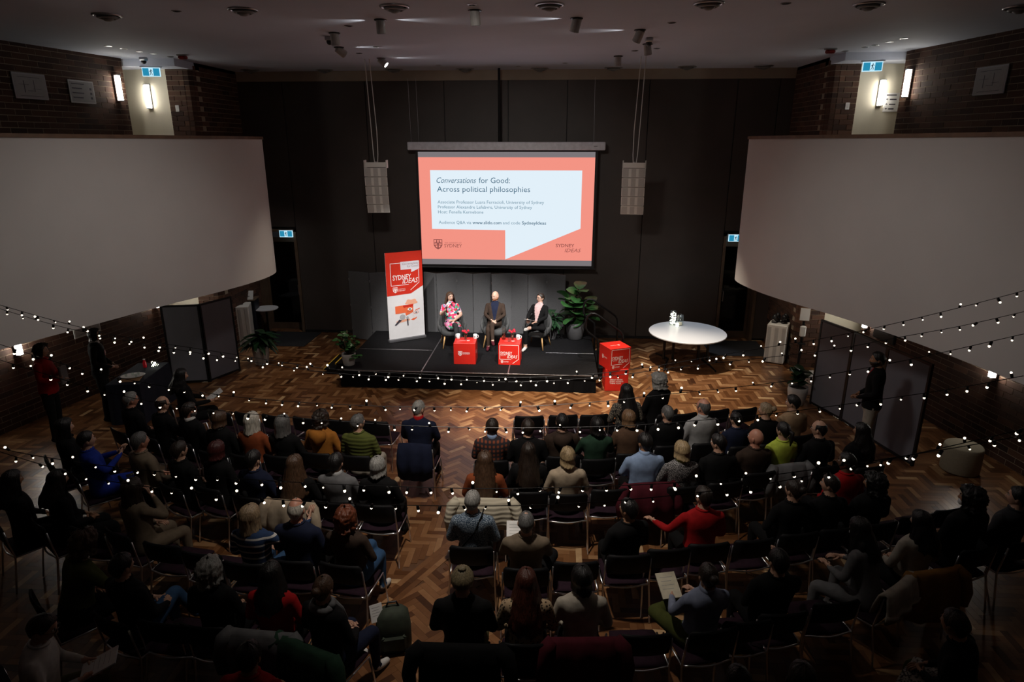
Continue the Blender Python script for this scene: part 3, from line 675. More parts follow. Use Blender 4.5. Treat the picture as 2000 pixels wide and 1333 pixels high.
def vase(x, y, r, h, n, seed, label):
    t = thing('candle_glass', label, 'glass vase', (x, y, .74), 0, 'candle glasses on the white table'); q = random.Random(seed)
    MB().lathe([(r * .96, 0), (r, .01), (r, h), (r - .004, h), (r - .004, .012), (.001, .012)], n=20).build('glass', M_glass, t, smooth=True)
    if n:
        b = MB(); g = MB(); p = Vector((0, 0, .03)); pts = []
        for k in range(n * 3):
            a = q.uniform(0, 6.28); rr = q.uniform(.3, .8) * r; pts.append((rr * math.cos(a), rr * math.sin(a), .02 + (h * .85) * k / (n * 3)))
        b.tube(pts, .0022, 4); wire = b.build('fairy_wire', M_wire, t)
        for k, p_ in enumerate(pts): g.ball(p_, .011, 6, 4)
        o = g.build('fairy_lights', M_fairy, t); o['kind'] = 'stuff'
    else:
        MB().lathe([(r * .6, .014), (r * .6, .07), (.004, .072)], n=14).build('candle', mat('candle_wax', (.75, .7, .6), .5, emit=(1, .7, .4), estr=.25), t)
vase(3.90, 14.58, .085, .33, 22, 3, 'tall glass cylinder full of fairy lights on the white table'); vase(4.06, 14.56, .075, .25, 0, 4, 'shorter glass cylinder with a pale candle on the white table'); vase(3.96, 14.36, .045, .1, 10, 5, 'smallest glass with fairy lights at the front of the three')

# ------------------------------------------------------------------ partitions
def partition(name, P, label, h=1.66):
    t = thing(name, label, 'partition', (P[0][0], P[0][1], 0)); o = Vector(P[0])
    for a, b in zip(P[:-1], P[1:]):
        a, b = Vector(a) - o, Vector(b) - o; d = (b - a).normalized(); n = Vector((-d.y, d.x)); L = (b - a).length; ang = math.atan2(d.y, d.x)
        f = MB(); fr = .035
        f.box(0, fr, -.022, .022, 0, h).box(L - fr, L, -.022, .022, 0, h).box(fr, L - fr, -.022, .022, h - fr, h).box(fr, L - fr, -.022, .022, .02, .02 + fr)
        fo = f.build('frame', M_black, t, (a.x, a.y, 0), (0, 0, ang))
        MB().box(fr, L - fr, -.012, .012, .02 + fr, h - fr).build('fabric_panel', M_partition, fo)
        MB().box(L * .5 - .2, L * .5 + .2, -.006, .006, 0, .02).build('foot', M_black, fo)
    return t
partition('folding_partition', [(-6.66, 11.95), (-5.95, 12.12), (-5.66, 12.86)], 'two-panel grey partition with black frame beside the navy cloth table')
partition('folding_partition', [(6.08, 11.80), (6.34, 11.02), (6.50, 10.18), (6.72, 9.32)], 'three-panel grey partition with black frames behind the standing bearded man')

# sanitiser stand by the pillar
t = thing('sanitiser_stand', 'black pole stand with white dispenser and framed notice by the brick pillar', 'stand', (6.5, 13.72, 0), R(-15))
MB().bbox(-.16, .16, -.14, .14, 0, .012, .004).build('base_plate', M_black, t); MB().bbox(-.025, .025, -.02, .02, .012, 1.35, .005).build('pole', M_black, t)
MB().bbox(-.06, .06, -.1, -.02, .78, 1.02, .02).build('dispenser', M_whiteplastic, t); MB().bbox(-.08, .08, -.14, -.02, .62, .64, .004).build('drip_tray', M_black, t)
f = MB().box(-.11, .11, -.045, -.025, 1.12, 1.42).build('notice_frame', M_timber, t); MB().box(-.095, .095, -.049, -.044, 1.135, 1.405).build('notice_sheet', M_paper, f)
# poufs
def pouf(x, y, r, h, label, m):
    t = thing('pouf', label, 'pouf', (x, y, 0), 0, 'round upholstered poufs')
    MB().lathe([(r * .96, .01), (r, .03), (r, h - .05), (r * .98, h - .015), (r * .93, h), (.01, h + .005)], n=32).build('cover', m, t, smooth=True)
    MB().lathe([(r * .985, h - .055), (r * 1.008, h - .05), (r * .985, h - .045)], n=32, cap=False).build('piping', m, t)
M_pouf = mat('pouf_cream', (.33, .29, .21), .9, vary=.08, bump=.15, nscale=50)
pouf(7.36, 9.25, .26, .42, 'round cream pouf by the dark brick wall', M_pouf); pouf(6.35, 12.35, .24, .4, 'pale round pouf tucked behind the potted plant and partition', M_whiteplastic)

# lectern with a notice, small round table and microphone stand behind the left partition
t = thing('lectern', 'dark lectern with a white notice sheet behind the floor loudspeaker', 'lectern', (-6.6, 15.3, 0), R(10))
MB().bbox(-.28, .28, -.2, .2, 0, 1.0, .01).build('body', mat('lectern_navy', (.012, .014, .025), .5), t); MB().bbox(-.3, .3, -.24, .22, 1.0, 1.03, .008).build('shelf_top', M_jamb, t)
s_ = MB().add([(-.26, -.22, 1.04), (.26, -.22, 1.04), (.26, -.1, 1.24), (-.26, -.1, 1.24), (-.26, -.21, 1.035), (.26, -.21, 1.035), (.26, -.09, 1.235), (-.26, -.09, 1.235)], [(0, 1, 2, 3), (7, 6, 5, 4), (0, 4, 5, 1), (1, 5, 6, 2), (2, 6, 7, 3), (3, 7, 4, 0)]).build('notice_sheet', M_paper, t)
for k, wd_ in enumerate((.36, .2, .28)): MB().add([(-.18, -.2216 + .03 * (k + 1) + .008, 1.06 + .05 * (k + 1)), (-.18 + wd_, -.2216 + .03 * (k + 1) + .008, 1.06 + .05 * (k + 1)), (-.18 + wd_, -.2196 + .03 * (k + 1) + .012, 1.073 + .05 * (k + 1)), (-.18, -.2196 + .03 * (k + 1) + .012, 1.073 + .05 * (k + 1))], [(0, 1, 2, 3)]).build('text_line', M_bdk, t)
t = thing('side_table', 'small round white side table beside the dark lectern', 'table', (-6.15, 15.45, 0))
MB().lathe([(.29, .72), (.3, .73), (.3, .745), (.01, .75)], n=32).build('table_top', mat('table_white', (.7, .7, .7), .35), t); MB().tube([(0, 0, .02), (0, 0, .73)], .025).build('column', M_black, t); MB().lathe([(.2, 0), (.2, .01), (.03, .025)], n=24).build('foot', M_black, t)
t = thing('microphone_stand', 'thin black microphone stand rising behind the dark lectern', 'stand', (-6.72, 15.62, 0))
MB().tube([(0, 0, 0.02), (0, 0, 1.5)], .014).build('pole', M_black, t); MB().tube([(-.05, 0, 1.5), (.17, -.1, 1.52)], .01).build('boom', M_steel, t)
for k in range(3): a = 2 * math.pi * k / 3; MB().tube([(0, 0, .1), (.15 * math.cos(a), .15 * math.sin(a), .012)], .01).build('leg', M_black, t)

# reception table with navy cloth at the left wall
t = thing('reception_table', 'reception table under a navy cloth beside the grey partition', 'table', (-6.35, 10.55, 0), R(8))
b = MB(); n = 72
def outl(k, z, q): 
    a = 2 * math.pi * k / n; x, y = .3 + .0 * z, .62; ca, sa = math.cos(a), math.sin(a); m_ = max(abs(ca), abs(sa)); f_ = 1 / m_ * .95 if True else 1
    e = q * (.02 * math.sin(a * 11) + .03); return (ca * f_ * x + ca * e, sa * f_ * y + sa * e, z)
b.rings([[outl(k, .005, 1) for k in range(n)], [outl(k, .4, .6) for k in range(n)], [outl(k, .74, 0) for k in range(n)], [(outl(k, .75, 0)[0] * .98, outl(k, .75, 0)[1] * .99, .75) for k in range(n)]])
b.build('navy_cloth', mat('navy_cloth', (.006, .009, .022), .9, bump=.3, nscale=40), t)
t = thing('wooden_tray', 'small pale wooden board under the plate on the navy table', 'tray', (-6.28, 10.25, .751), R(20))
MB().bbox(-.16, .16, -.17, .17, 0, .018, .005).build('board', mat('tray_wood', (.35, .2, .1), .5, vary=.2), t)
t = thing('plate', 'white oval platter with small glasses on the navy table', 'plate', (-6.3, 10.32, .769), R(25))
MB().rings([[(.2 * r * math.cos(a), .15 * r * math.sin(a), z) for a in [2 * math.pi * k / 28 for k in range(28)]] for r, z in ((.6, 0), (.95, .02), (1, .026), (.92, .022), (.55, .008))]).build('dish', M_whiteplastic, t, smooth=True)
for k, (dx, dy, ds) in enumerate(((-.1, -.04, 'nearest the wall'), (-.02, .03, 'in the middle of the platter'), (.08, -.03, 'nearest the hall'), (.06, .07, 'at the far edge'))):
    g = thing('shot_glass', 'small clear glass on the white platter, ' + ds, 'glass', (-6.3 + dx, 10.32 + dy, .779), 0, 'small glasses on the platter')
    MB().lathe([(.018, 0), (.024, .055), (.0225, .055), (.016, .005), (.001, .005)], n=12).build('bowl', M_glass, g, smooth=True)
t = thing('red_bottle', 'small red glowing candle bottle at the back of the navy table', 'candle', (-6.42, 10.86, .75))
MB().lathe([(.03, 0), (.033, .02), (.033, .09), (.018, .13), (.018, .15), (.001, .15)], n=16).build('bottle', mat('red_glass', (.35, .01, .02), .2, emit=(.5, .01, .02), estr=.06), t, smooth=True)
MB().lathe([(.019, .15), (.019, .165), (.001, .166)], n=12).build('cap', M_whiteplastic, t)
t = thing('fairy_jar', 'glass jar of bright fairy lights at the back of the navy table', 'jar', (-6.26, 10.9, .75))
MB().lathe([(.07, 0), (.075, .01), (.075, .12), (.071, .12), (.07, .01), (.001, .01)], n=20).build('glass', M_glass, t, smooth=True)
g = MB(); q = random.Random(9)
for k in range(40): g.ball((q.uniform(-.045, .045), q.uniform(-.045, .045), q.uniform(.02, .11)), .008, 6, 4)
o = g.build('fairy_lights', emitmat('jar_glow', (1, .95, .75), 5), t); o['kind'] = 'stuff'

# ------------------------------------------------------------------ plants
def leaf_mesh(name, L, wd, fold, droop, m, nseg=6, fiddle=False):
    b = MB(); rows = []
    for k in range(nseg + 1):
        t = k / nseg
        wk = wd * (math.sin(math.pi * min(t * .93 + .05, 1)) ** (.55 if fiddle else .75)) * ((.6 + .55 * t) if fiddle else 1.)
        if k == 0: wk = wd * .06
        if k == nseg: wk = wd * .1
        y = L * t; z = -droop * L * t * t; rw = .12 * wd * math.sin(9 * t)
        rows.append([(-wk, y, z + fold * wk + rw * .3), (-wk * .5, y, z + fold * wk * .3), (0, y, z - fold * .1 * wd), (wk * .5, y, z + fold * wk * .3), (wk, y, z + fold * wk - rw * .3)])
    b.rings(rows, cap=False, closed=False); me = b.mesh(name, m, smooth=True); return me
def plant(label, loc, pot, stems, leaves, lmesh, name='potted_plant'):
    t = thing(name, label, 'plant', loc); r, h, mp = pot
    MB().lathe([(r * .72, 0), (r * .8, .02), (r * 1.0, h * .75), (r, h), (r * .93, h), (r * .88, h * .85), (.01, h * .84)], n=28).build('pot', mp, t, smooth=True)
    MB().lathe([(r * .9, h * .86), (.01, h * .88)], n=24).build('soil', M_soil, t)
    for s in stems: MB().tube(s, [.016] * (len(s) - 1) + [.008], 6).build('stem', M_stem, t, smooth=True)
    for (p, az, el, roll, sc_) in leaves:
        o = link('leaf', lmesh[int(abs(p[0] * 1e3)) % len(lmesh)], t, p, (el, roll, az), sc_)
    return t
figs = [leaf_mesh('leaf', .30, .135, .2, .25, M_leaf, 9, True), leaf_mesh('leaf', .28, .14, .12, .4, M_leaf, 9, True)]
pr_ = random.Random(5); lv = []
stems = [[(0, 0, .36), (-.05, -.03, .7), (-.12, -.05, .98)], [(0, 0, .36), (.06, .02, .8), (.02, .0, 1.2)], [(0, 0, .36), (.15, -.02, .62), (.36, -.03, .78)]]
for si, (sx, n, rad, z0, z1) in enumerate((((-.16, -.08), 15, .1, .52, 1.02), ((.04, 0), 11, .06, .6, 1.22), ((.36, -.06), 9, .05, .45, .92))):
    for k in range(n):
        az = 2.4 * k + si; z = z0 + (z1 - z0) * k / n; f_ = (k / n)
        lv.append(((sx[0] * (.5 + .5 * f_) + pr_.uniform(-.05, .05), sx[1] + pr_.uniform(-.04, .04), z), az, R(48 * f_ + pr_.uniform(-15, 15)), R(pr_.uniform(-25, 25)), pr_.uniform(.95, 1.3)))
plant('big fiddle-leaf fig in a grey concrete pot at the right end of the stage', (1.66, 14.52, SZ), (.22, .4, M_pot), stems, lv, figs, 'fiddle_leaf_fig')
dk = [leaf_mesh('leaf', .3, .045, .3, .55, M_leafdark, 6), leaf_mesh('leaf', .26, .05, .3, .8, M_leafdark, 6)]
lv = [((pr_.uniform(-.05, .05), pr_.uniform(-.05, .05), .3 + .3 * pr_.random()), pr_.uniform(0, 6.28), R(pr_.uniform(5, 65)), R(pr_.uniform(-20, 20)), pr_.uniform(.8, 1.2)) for k in range(34)]
plant('dark leafy plant in a small grey pot behind the woman in black', (1.12, 14.45, SZ), (.12, .28, M_pot), [[(0, 0, .25), (.02, 0, .6)]], lv, dk)
sm = [leaf_mesh('leaf', .13, .05, .2, .3, M_leaf, 5), leaf_mesh('leaf', .12, .055, .15, .45, M_leaf, 5)]
lv = []; stems = []
for k in range(7):
    a = 2 * math.pi * k / 7; tip = (.2 * math.cos(a) + .0, .14 * math.sin(a), .45 + .13 * (k % 3)); stems.append([(0, 0, .22), (tip[0] * .5, tip[1] * .5, .38), tip])
    for j in range(9):
        f_ = .45 + .6 * j / 9; lv.append(((tip[0] * f_ + pr_.uniform(-.02, .02), tip[1] * f_, .2 + (tip[2] - .2) * f_), a + 2.4 * j, R(pr_.uniform(-5, 50)), R(pr_.uniform(-25, 25)), pr_.uniform(.8, 1.2)))
for j in range(8): lv.append(((.14 + .012 * j, -.1, .16 + .012 * j), 2.4 * j, R(20), 0, .95))
plant('leafy green plant in a pale pot on the front corner of the stage', (-3.02, 12.3, SZ), (.14, .26, M_potlight), stems, lv, sm)
dl = [leaf_mesh('leaf', .34, .06, .3, .9, M_leafdark, 6), leaf_mesh('leaf', .3, .065, .25, 1.1, M_leafdark, 6)]
lv = [((pr_.uniform(-.1, .1), pr_.uniform(-.08, .08), .45 + .25 * pr_.random()), pr_.uniform(0, 6.28), R(pr_.uniform(0, 60)), R(pr_.uniform(-20, 20)), pr_.uniform(.8, 1.2)) for k in range(46)]
plant('dark drooping plant in a white pot on the floor by the grey partition', (-5.36, 13.3, 0), (.18, .42, M_potlight), [[(0, 0, .35), (0, 0, .6)]], lv, dl)
lv = [((pr_.uniform(-.08, .08), pr_.uniform(-.06, .06), .42 + .25 * pr_.random()), pr_.uniform(0, 6.28), R(pr_.uniform(5, 60)), R(pr_.uniform(-20, 20)), pr_.uniform(.9, 1.3)) for k in range(40)]
plant('bushy dark plant in a grey pot before the three-panel partition', (5.8, 11.75, 0), (.18, .36, M_potlight), [[(0, 0, .3), (0, 0, .55)]], lv, [leaf_mesh('leaf', .17, .065, .2, .4, M_leafdark, 5)])

# ------------------------------------------------------------------ wall fittings
def sconce(x, y, z, rz, label, h=.46, glow=36):
    t = thing('wall_sconce', label, 'wall light', (x, y, z), rz, 'white glass wall lights')
    MB().bbox(-.05, .05, -.02, 0, -h / 2 - .015, h / 2 + .015, .004).build('back_plate', M_steel, t)
    MB().bbox(-.04, .04, -.085, -.02, -h / 2, h / 2, .008).build('glowing_diffuser', emitmat('sconce_glow_%d' % glow, (1, .94, .84), glow), t)
    MB().box(-.045, .045, -.09, 0, h / 2, h / 2 + .018).box(-.045, .045, -.09, 0, -h / 2 - .018, -h / 2).build('end_cap', M_steel, t)
for s, nm in ((-1, 'left'), (1, 'right')):
    wr = s * -R(90) ; wy = lambda y: s * half_w(y)
    tl = math.atan(.167)
    rz = (math.pi / 2 - tl) if s < 0 else (-math.pi / 2 + tl)
    sconce(wy(13.05) - s * .03, 13.05, 5.79, rz, 'glowing wall light on dark brick above the %s balcony' % nm, glow=26)
    sconce(s * 7.44, 13.94, 5.69, 0, 'glowing wall light on the cream wall above the %s balcony' % nm, glow=17)
    sconce(wy(13.1) - s * .03, 13.1, 1.56 if s < 0 else 1.40, rz, 'glowing wall light under the %s balcony beside the passage' % nm)
    sconce(wy(9.95) - s * .03, 9.95, 1.5, rz, 'glowing wall light on brick under the near part of the %s balcony' % nm)
    # framed plan posters
    def frame(y, z, wd, h, label, fm, lines, name='framed_poster', cat='poster', sheet_m=None):
        t = thing(name, label, cat, (wy(y) - s * .026, y, z), rz)
        MB().bbox(-wd / 2, wd / 2, -.02, 0, -h / 2, h / 2, .006).build('frame', fm, t)
        MB().box(-wd / 2 + .025, wd / 2 - .025, -.0225, -.019, -h / 2 + .025, h / 2 - .025).build('sheet', sheet_m or mat('poster_sheet', (.42, .4, .39), .35, vary=.05), t)
        for (a, b_, c_, d_) in lines: MB().box(a * wd, b_ * wd, -.0235, -.022, c_ * h, d_ * h).build('printed_line', M_bdk, t)
    pl_ = [(-.35, .3, .33, .345), (-.35, -.05, .05, .06), (.05, .3, -.1, -.09), (-.2, -.18, -.25, .2), (.1, .115, -.2, .25), (-.35, .35, -.38, -.365), (-.1, .1, -.18, -.165)]
    frame(11.2, 5.68, .62, .42, 'silver-framed floor plan on the dark brick above the %s balcony' % nm, M_steel, pl_)
    if s < 0:
        frame(12.22, 5.66, .55, .4, 'white direction sign with arrows on dark brick above the balcony', M_whiteplastic, [(-.4, .1, .32, .36), (-.4, .0, .12, .17), (-.4, .05, -.08, -.03), (-.4, 0, -.28, -.23), (.3, .38, .1, .2), (.3, .38, -.1, .0), (.3, .38, -.3, -.2)], 'direction_sign', 'sign')
        frame(11.35, 1.42, .6, .42, 'silver-framed floor plan on the brick beneath the balcony', M_whiteplastic, pl_)
    else:
        frame(12.55, 1.3, .62, .5, 'black-framed notice on the brick above the grey partition', M_black, [(-.2, .2, -.2, -.18)], sheet_m=mat('dark_notice', (.02, .012, .01), .3))
    t = thing('light_switch', 'white switch plate on the brick pillar above the %s balcony' % nm, 'switch', (s * 6.83, 13.895, 5.45), 0)
    MB().bbox(-.04, .04, -.012, 0, -.065, .065, .004).build('plate', M_whiteplastic, t)
    for k in range(3): MB().bbox(-.015, .015, -.018, -.012, -.045 + .033 * k, -.022 + .033 * k, .003).build('rocker', M_paper, t)
    # exit signs
    def exit_sign(x, y, z, rz, label, drop):
        t = thing('exit_sign', label, 'exit sign', (x, y, z), rz, 'lit blue exit signs')
        MB().bbox(-.17, .17, -.014, .014, -.17, 0, .004).build('sign_box', M_exitw, t)
        MB().box(-.155, .155, -.018, -.012, -.155, -.015).build('blue_panel', M_exit, t)
        MB().box(-.04, .04, -.02, -.014, -.155, -.015).build('white_door', M_exitw, t)
        r = MB(); r.prism([(-.004, -.035), (.008, -.03), (.012, -.045), (0, -.05)], -.0225, -.018)
        r.prism([(-.012, -.055), (.01, -.05), (.006, -.095), (-.008, -.1)], -.0225, -.018); r.prism([(-.008, -.095), (.002, -.095), (-.02, -.145), (-.03, -.145)], -.0225, -.018); r.prism([(0, -.09), (.008, -.09), (.022, -.12), (.016, -.145), (.008, -.145), (.012, -.12)], -.0225, -.018)
        r.prism([(-.012, -.055), (-.03, -.08), (-.024, -.085), (-.008, -.066)], -.0225, -.018); r.prism([(.008, -.055), (.028, -.075), (.034, -.07), (.012, -.05)], -.0225, -.018)
        r.build('running_figure', mat('exit_figure', (.0, .05, .1), .5), t)
        if drop: MB().bbox(-.2, .2, -.03, .03, 0, .02, .004).build('mount', M_steel, t)
    exit_sign(s * 6.98, 13.4, 6.2, s * -R(14), 'lit blue exit sign under the ceiling on the %s' % nm, True)
    exit_sign(-5.6 if s < 0 else 5.47, YB - .04, ZD - .02, 0, 'lit blue exit sign over the %s glazed door' % nm, True)
t = thing('direction_sign', 'white direction sign with arrows beside the wall light on cream wall', 'sign', (7.68, 13.94, 5.53))
MB().bbox(-.15, .15, -.012, 0, -.19, .16, .004).build('plate', M_whiteplastic, t)
for k, (z, wd_) in enumerate(((.11, .19), (.03, .13), (-.06, .12), (-.145, .1))):
    MB().box(-.12 if k == 0 else -.05, (-.12 if k == 0 else -.05) + wd_, -.0135, -.0125, z, z + .022).build('printed_line', M_bdk, t)
    if k: MB().prism([(-.12, z + .015), (-.095, z + .035), (-.095, z - .005)], -.0135, -.0125).box(-.096, -.075, -.0135, -.0125, z + .01, z + .02).build('arrow', M_bdk, t)

# ------------------------------------------------------------------ ceiling fittings
def diffuser(x, y, r, label):
    t = thing('air_diffuser', label, 'air diffuser', (x, y, ZC), 0, 'round ceiling air diffusers')
    MB().lathe([(r, 0), (r * 1.02, -.012), (r * .86, -.02), (r * .84, 0)], n=28, cap=False).build('outer_ring', M_steel, t, smooth=True)
    MB().lathe([(r * .82, -.004), (.01, -.004)], n=20).build('throat', M_dark, t)
    MB().lathe([(r * .7, -.02), (r * .72, -.034), (r * .54, -.05), (r * .52, -.03)], n=24, cap=False).build('vane_ring', mat('vane_grey', (.2, .2, .2), .5), t, smooth=True)
    MB().lathe([(r * .4, -.035), (r * .42, -.05), (r * .2, -.075), (.01, -.078)], n=20).build('core', mat('vane_grey', (.2, .2, .2), .5), t, smooth=True)
ordn = ['first', 'second', 'third', 'fourth', 'fifth', 'sixth', 'seventh', 'eighth']
for k, (x, y) in enumerate([(-4.75, 8.95), (-2.8, 8.72), (-.85, 8.66), (1.05, 8.68), (2.96, 8.74), (4.9, 8.93), (6.85, 9.25)]): diffuser(x, y, .18, 'large round ceiling air diffuser, %s from the left in the near row' % ordn[k])
for k, (x, y) in enumerate([(-5.9, 15.5), (-4.2, 15.6), (-2.58, 15.6), (-.95, 15.6), (.73, 15.6), (2.37, 15.6), (3.96, 15.5), (5.6, 15.5)]): diffuser(x, y, .2, 'round ceiling air diffuser, %s from the left in the far row' % ordn[k])
def can(x, y, target, lit, label, h=.125):
    t = thing('ceiling_spotlight', label, 'spotlight', (x, y, ZC), 0, 'cylindrical ceiling spotlights')
    MB().lathe([(.085, 0), (.088, -.012), (.06, -.02), (.001, -.02)], n=20).build('mounting_ring', M_steel if lit else M_black, t)
    d = (Vector(target) - Vector((x, y, ZC - .1))).normalized(); p0 = Vector((0, 0, -.05)); tip = p0 + d * h
    MB().tube([p0 - d * .05, p0 - d * .045, tip - d * .002, tip], [.05, .062, .066, .06], 16, cap=True).build('lamp_body', mat('lamp_grey', (.42, .4, .38), .5), t, smooth=False)
    MB().tube([tip, tip + d * .003], .052, 16).build('lens', M_lens if lit else M_dark, t)
    MB().tube([(0, 0, -.015), tuple(p0)], .015).build('joint', M_black, t)
for x, y, tg, lit, lb in ((-1.26, 9.52, (-1.2, 10.5, 0), 0, 'grey ceiling spotlight pointing down, nearest the loudspeaker column'), (.1, 8.98, (.5, 10, 0), 0, 'grey ceiling spotlight between the middle air diffusers'),
        (1.4, 9.6, (0.2, 10.4, 2), 0, 'grey ceiling spotlight tilted to one side beyond the fourth diffuser'), (2.36, 10.6, (1.4, 11.6, 4), 0, 'grey ceiling spotlight tilted towards the stage, before the black dome'),
        (-2.25, 10.55, (-2.1, 11.2, 2), 0, 'grey ceiling spotlight hanging straight, near the small dark camera'), (-2.68, 12.06, (-1.2, 13.5, 5), 0, 'grey cone spotlight tilted towards the stage, beyond the straight one'),
        (-2.34, 13.6, (0.2, 13.4, 4.2), 1, 'lit spotlight with white lens above the hanging loudspeaker'), (2.66, 12.05, (3.2, 12.6, 3), 0, 'short grey ceiling spotlight beside the black dome'), (2.3, 13.6, (2.3, 14, 3), 0, 'short square ceiling spotlight near the hanging loudspeaker cables')):
    can(x, y, tg, lit, lb)
M_dl = emitmat('downlight_glow', (1, .95, .88), 1.6)
for k, (x, y, lit) in enumerate([(-6.63, 11.66, 1), (-6.56, 11.98, 0), (-6.53, 12.38, 1), (-6.44, 12.67, 1), (-6.36, 13.1, 0), (6.37, 13.2, 0), (6.51, 12.7, 0), (6.57, 12.46, 0), (6.64, 12.11, 1), (6.68, 11.73, 1), (-3.69, 8.75, 0), (-1.84, 9.96, 0), (-2.01, 12.04, 0), (-2.56, 12.87, 0), (-1.42, 14.85, 0), (.28, 15.2, 0), (1.29, 14.67, 0), (2.73, 10.03, 0), (2.54, 12.88, 0), (2.89, 12.6, 0), (3.88, 8.8, 0), (.11, 8.62, 0)]):
    desc = ['nearest the brick of the left wall', 'dark, second of the row by the left wall', 'third of the row by the left wall', 'fourth of the row by the left wall', 'beside the left hanging exit sign', 'beside the right hanging exit sign', 'second of the row by the right wall', 'middle of the row by the right wall', 'glowing, fourth of the row by the right wall', 'nearest the brick of the right wall', 'between the first two near diffusers', 'before the straight grey spotlight', 'between the cone spotlight and stage', 'close to the loudspeaker cables, left', 'beyond the lit spotlight', 'near the cable pole', 'right of the cable pole', 'right of the tilted spotlight', 'close to the loudspeaker cables, right', 'beside the short grey spotlight', 'between the fifth and sixth near diffusers', 'in front of the middle spotlight'][k]
    t = thing('downlight', 'small round recessed ceiling downlight, ' + desc, 'downlight', (x, y, ZC), 0, 'small recessed ceiling lights')
    MB().lathe([(.06, 0), (.062, -.006), (.045, -.008), (.044, 0)], n=20, cap=False).build('trim_ring', M_steel, t)
    MB().lathe([(.045, -.002), (.001, -.002)], n=16).build('disc', M_dl if lit else mat('disc_grey', (.25, .25, .26), .4), t)
for x, y, lb in ((-6.95, 13.15, 'black dome camera on a grey mount beside the left exit sign'), (2.6, 11.4, 'small black dome camera on the ceiling beside the tilted spotlight'), (-2.45, 10.9, 'small dark camera on the ceiling under the straight spotlight')):
    t = thing('dome_camera', lb, 'camera', (x, y, ZC)); MB().bbox(-.06, .06, -.06, .06, -.06, 0, .01).build('mount', M_steel, t); MB().ball((0, 0, -.075), .05, 14, 10).build('dome', M_blackplastic, t, smooth=True)
for s, lb in ((-1, 'red fire alarm beacon on the ceiling near the left brick pillar'), (1, 'red fire alarm beacon on the ceiling near the right brick pillar')):
    t = thing('fire_alarm', lb, 'alarm', (s * 5.98, 12.85, ZC)); MB().bbox(-.1, .1, -.05, .05, -.02, 0, .005).build('mount', M_steel, t); MB().bbox(-.08, .08, -.045, .045, -.08, -.02, .015).build('beacon', mat('alarm_red', (.25, .01, .008), .4), t); MB().bbox(-.03, .05, -.05, -.03, -.07, -.03, .006).build('lens', mat('alarm_lens', (.5, .03, .02), .2), t)
MB_ = None

# ------------------------------------------------------------------ festoon string lights across the hall
bulb_me = MB().lathe([(.004, .0), (.011, -.004), (.012, -.034), (.009, -.036)], n=8); bulb_me.mi = 1; bulb_me.ball((0, 0, -.044), .0098, 10, 7)
BULB = bulb_me.mesh('bulb', [M_blackplastic, M_bulb], True)
def festoon(y, X, label, seed):
    q = random.Random(seed); X = [(X[0][0] - 1.2, X[0][1] + .38)] + X + [(X[-1][0] + 1.2, X[-1][1] + .38)] if X[0][0] > -4.5 else X
    xe = 6.1 if y < 6 else 6.0
    X = [p for p in X if abs(p[0]) < xe]; t = thing('string_light', label, 'string lights', (X[0][0], y, X[0][1]), 0, 'festoon strings across the hall'); o = Vector((X[0][0], y, X[0][1]))
    gx = np.linspace(X[0][0], X[-1][0], 121); gz = np.interp(gx, [p[0] for p in X], [p[1] for p in X])
    for _ in range(14): gz[1:-1] = .25 * gz[:-2] + .5 * gz[1:-1] + .25 * gz[2:]
    f_ = lambda x: float(np.interp(x, gx, gz))
    MB().tube([Vector((a, y, b)) - o for a, b in zip(gx, gz)], .0032, 5).build('cable', M_blackplastic, t)
    n = int((gx[-1] - gx[0]) / .168)
    for k in range(n):
        x = gx[0] + (k + .5) * (gx[-1] - gx[0]) / n; up = q.random() < .22
        link('bulb', BULB, t, (x - o.x, 0, f_(x) - o.z), (R(q.uniform(-35, 35)) + (math.pi if up else 0), R(q.uniform(-25, 25)), q.uniform(0, 6)), q.choice((.7, .85, 1, 1, 1.15)))
festoon(6.5, [(-5.6, 3.24), (-4.88, 3.04), (-4.38, 2.89), (-3.56, 2.7), (-2.35, 2.54), (-1.28, 2.38), (0.75, 2.33), (1.73, 2.41), (2.39, 2.53), (3.06, 2.68), (3.6, 2.78), (4.13, 2.89), (4.54, 3.0), (5.12, 3.17), (5.76, 3.37), (5.95, 3.44)], 'farthest string of small warm bulbs, just in front of the stage edge', 1)
festoon(6.6, [(-5.7, 3.18), (-5.01, 2.98), (-4.5, 2.81), (-3.67, 2.64), (-2.42, 2.45), (-1.32, 2.3), (0.74, 2.24), (1.74, 2.33), (2.57, 2.48), (3.22, 2.57), (3.89, 2.66), (4.4, 2.76), (4.69, 2.85), (5.23, 2.95), (5.88, 3.14)], 'second farthest string of small warm bulbs, hanging just under the farthest', 2)
festoon(5.8, [(-3.59, 2.58), (-3.26, 2.51), (-2.81, 2.43), (-2.03, 2.32), (-1.25, 2.28), (-0.47, 2.26), (0.79, 2.29), (1.65, 2.37), (2.07, 2.44), (2.71, 2.53), (3.32, 2.62), (3.9, 2.74), (4.48, 2.88), (5.35, 3.13)], 'string of small warm bulbs crossing the lit parquet before the stage', 3)
festoon(5.3, [(-3.35, 2.66), (-2.88, 2.52), (-2.41, 2.44), (-1.98, 2.4), (-1.53, 2.36), (-0.78, 2.32), (-0.14, 2.29), (0.83, 2.3), (1.82, 2.35), (2.66, 2.45), (3.34, 2.55), (4.03, 2.68), (4.55, 2.78), (5.07, 2.91)], 'string of small warm bulbs passing over the front audience rows', 4)
festoon(4.4, [(-3.22, 2.39), (-2.86, 2.34), (-2.29, 2.27), (-1.81, 2.24), (-1.33, 2.21), (-0.59, 2.19), (0.09, 2.19), (0.77, 2.2), (1.34, 2.24), (1.89, 2.28), (2.68, 2.37), (3.39, 2.51), (4.0, 2.65), (4.4, 2.74)], 'string of larger-looking bulbs over the second audience row', 5)
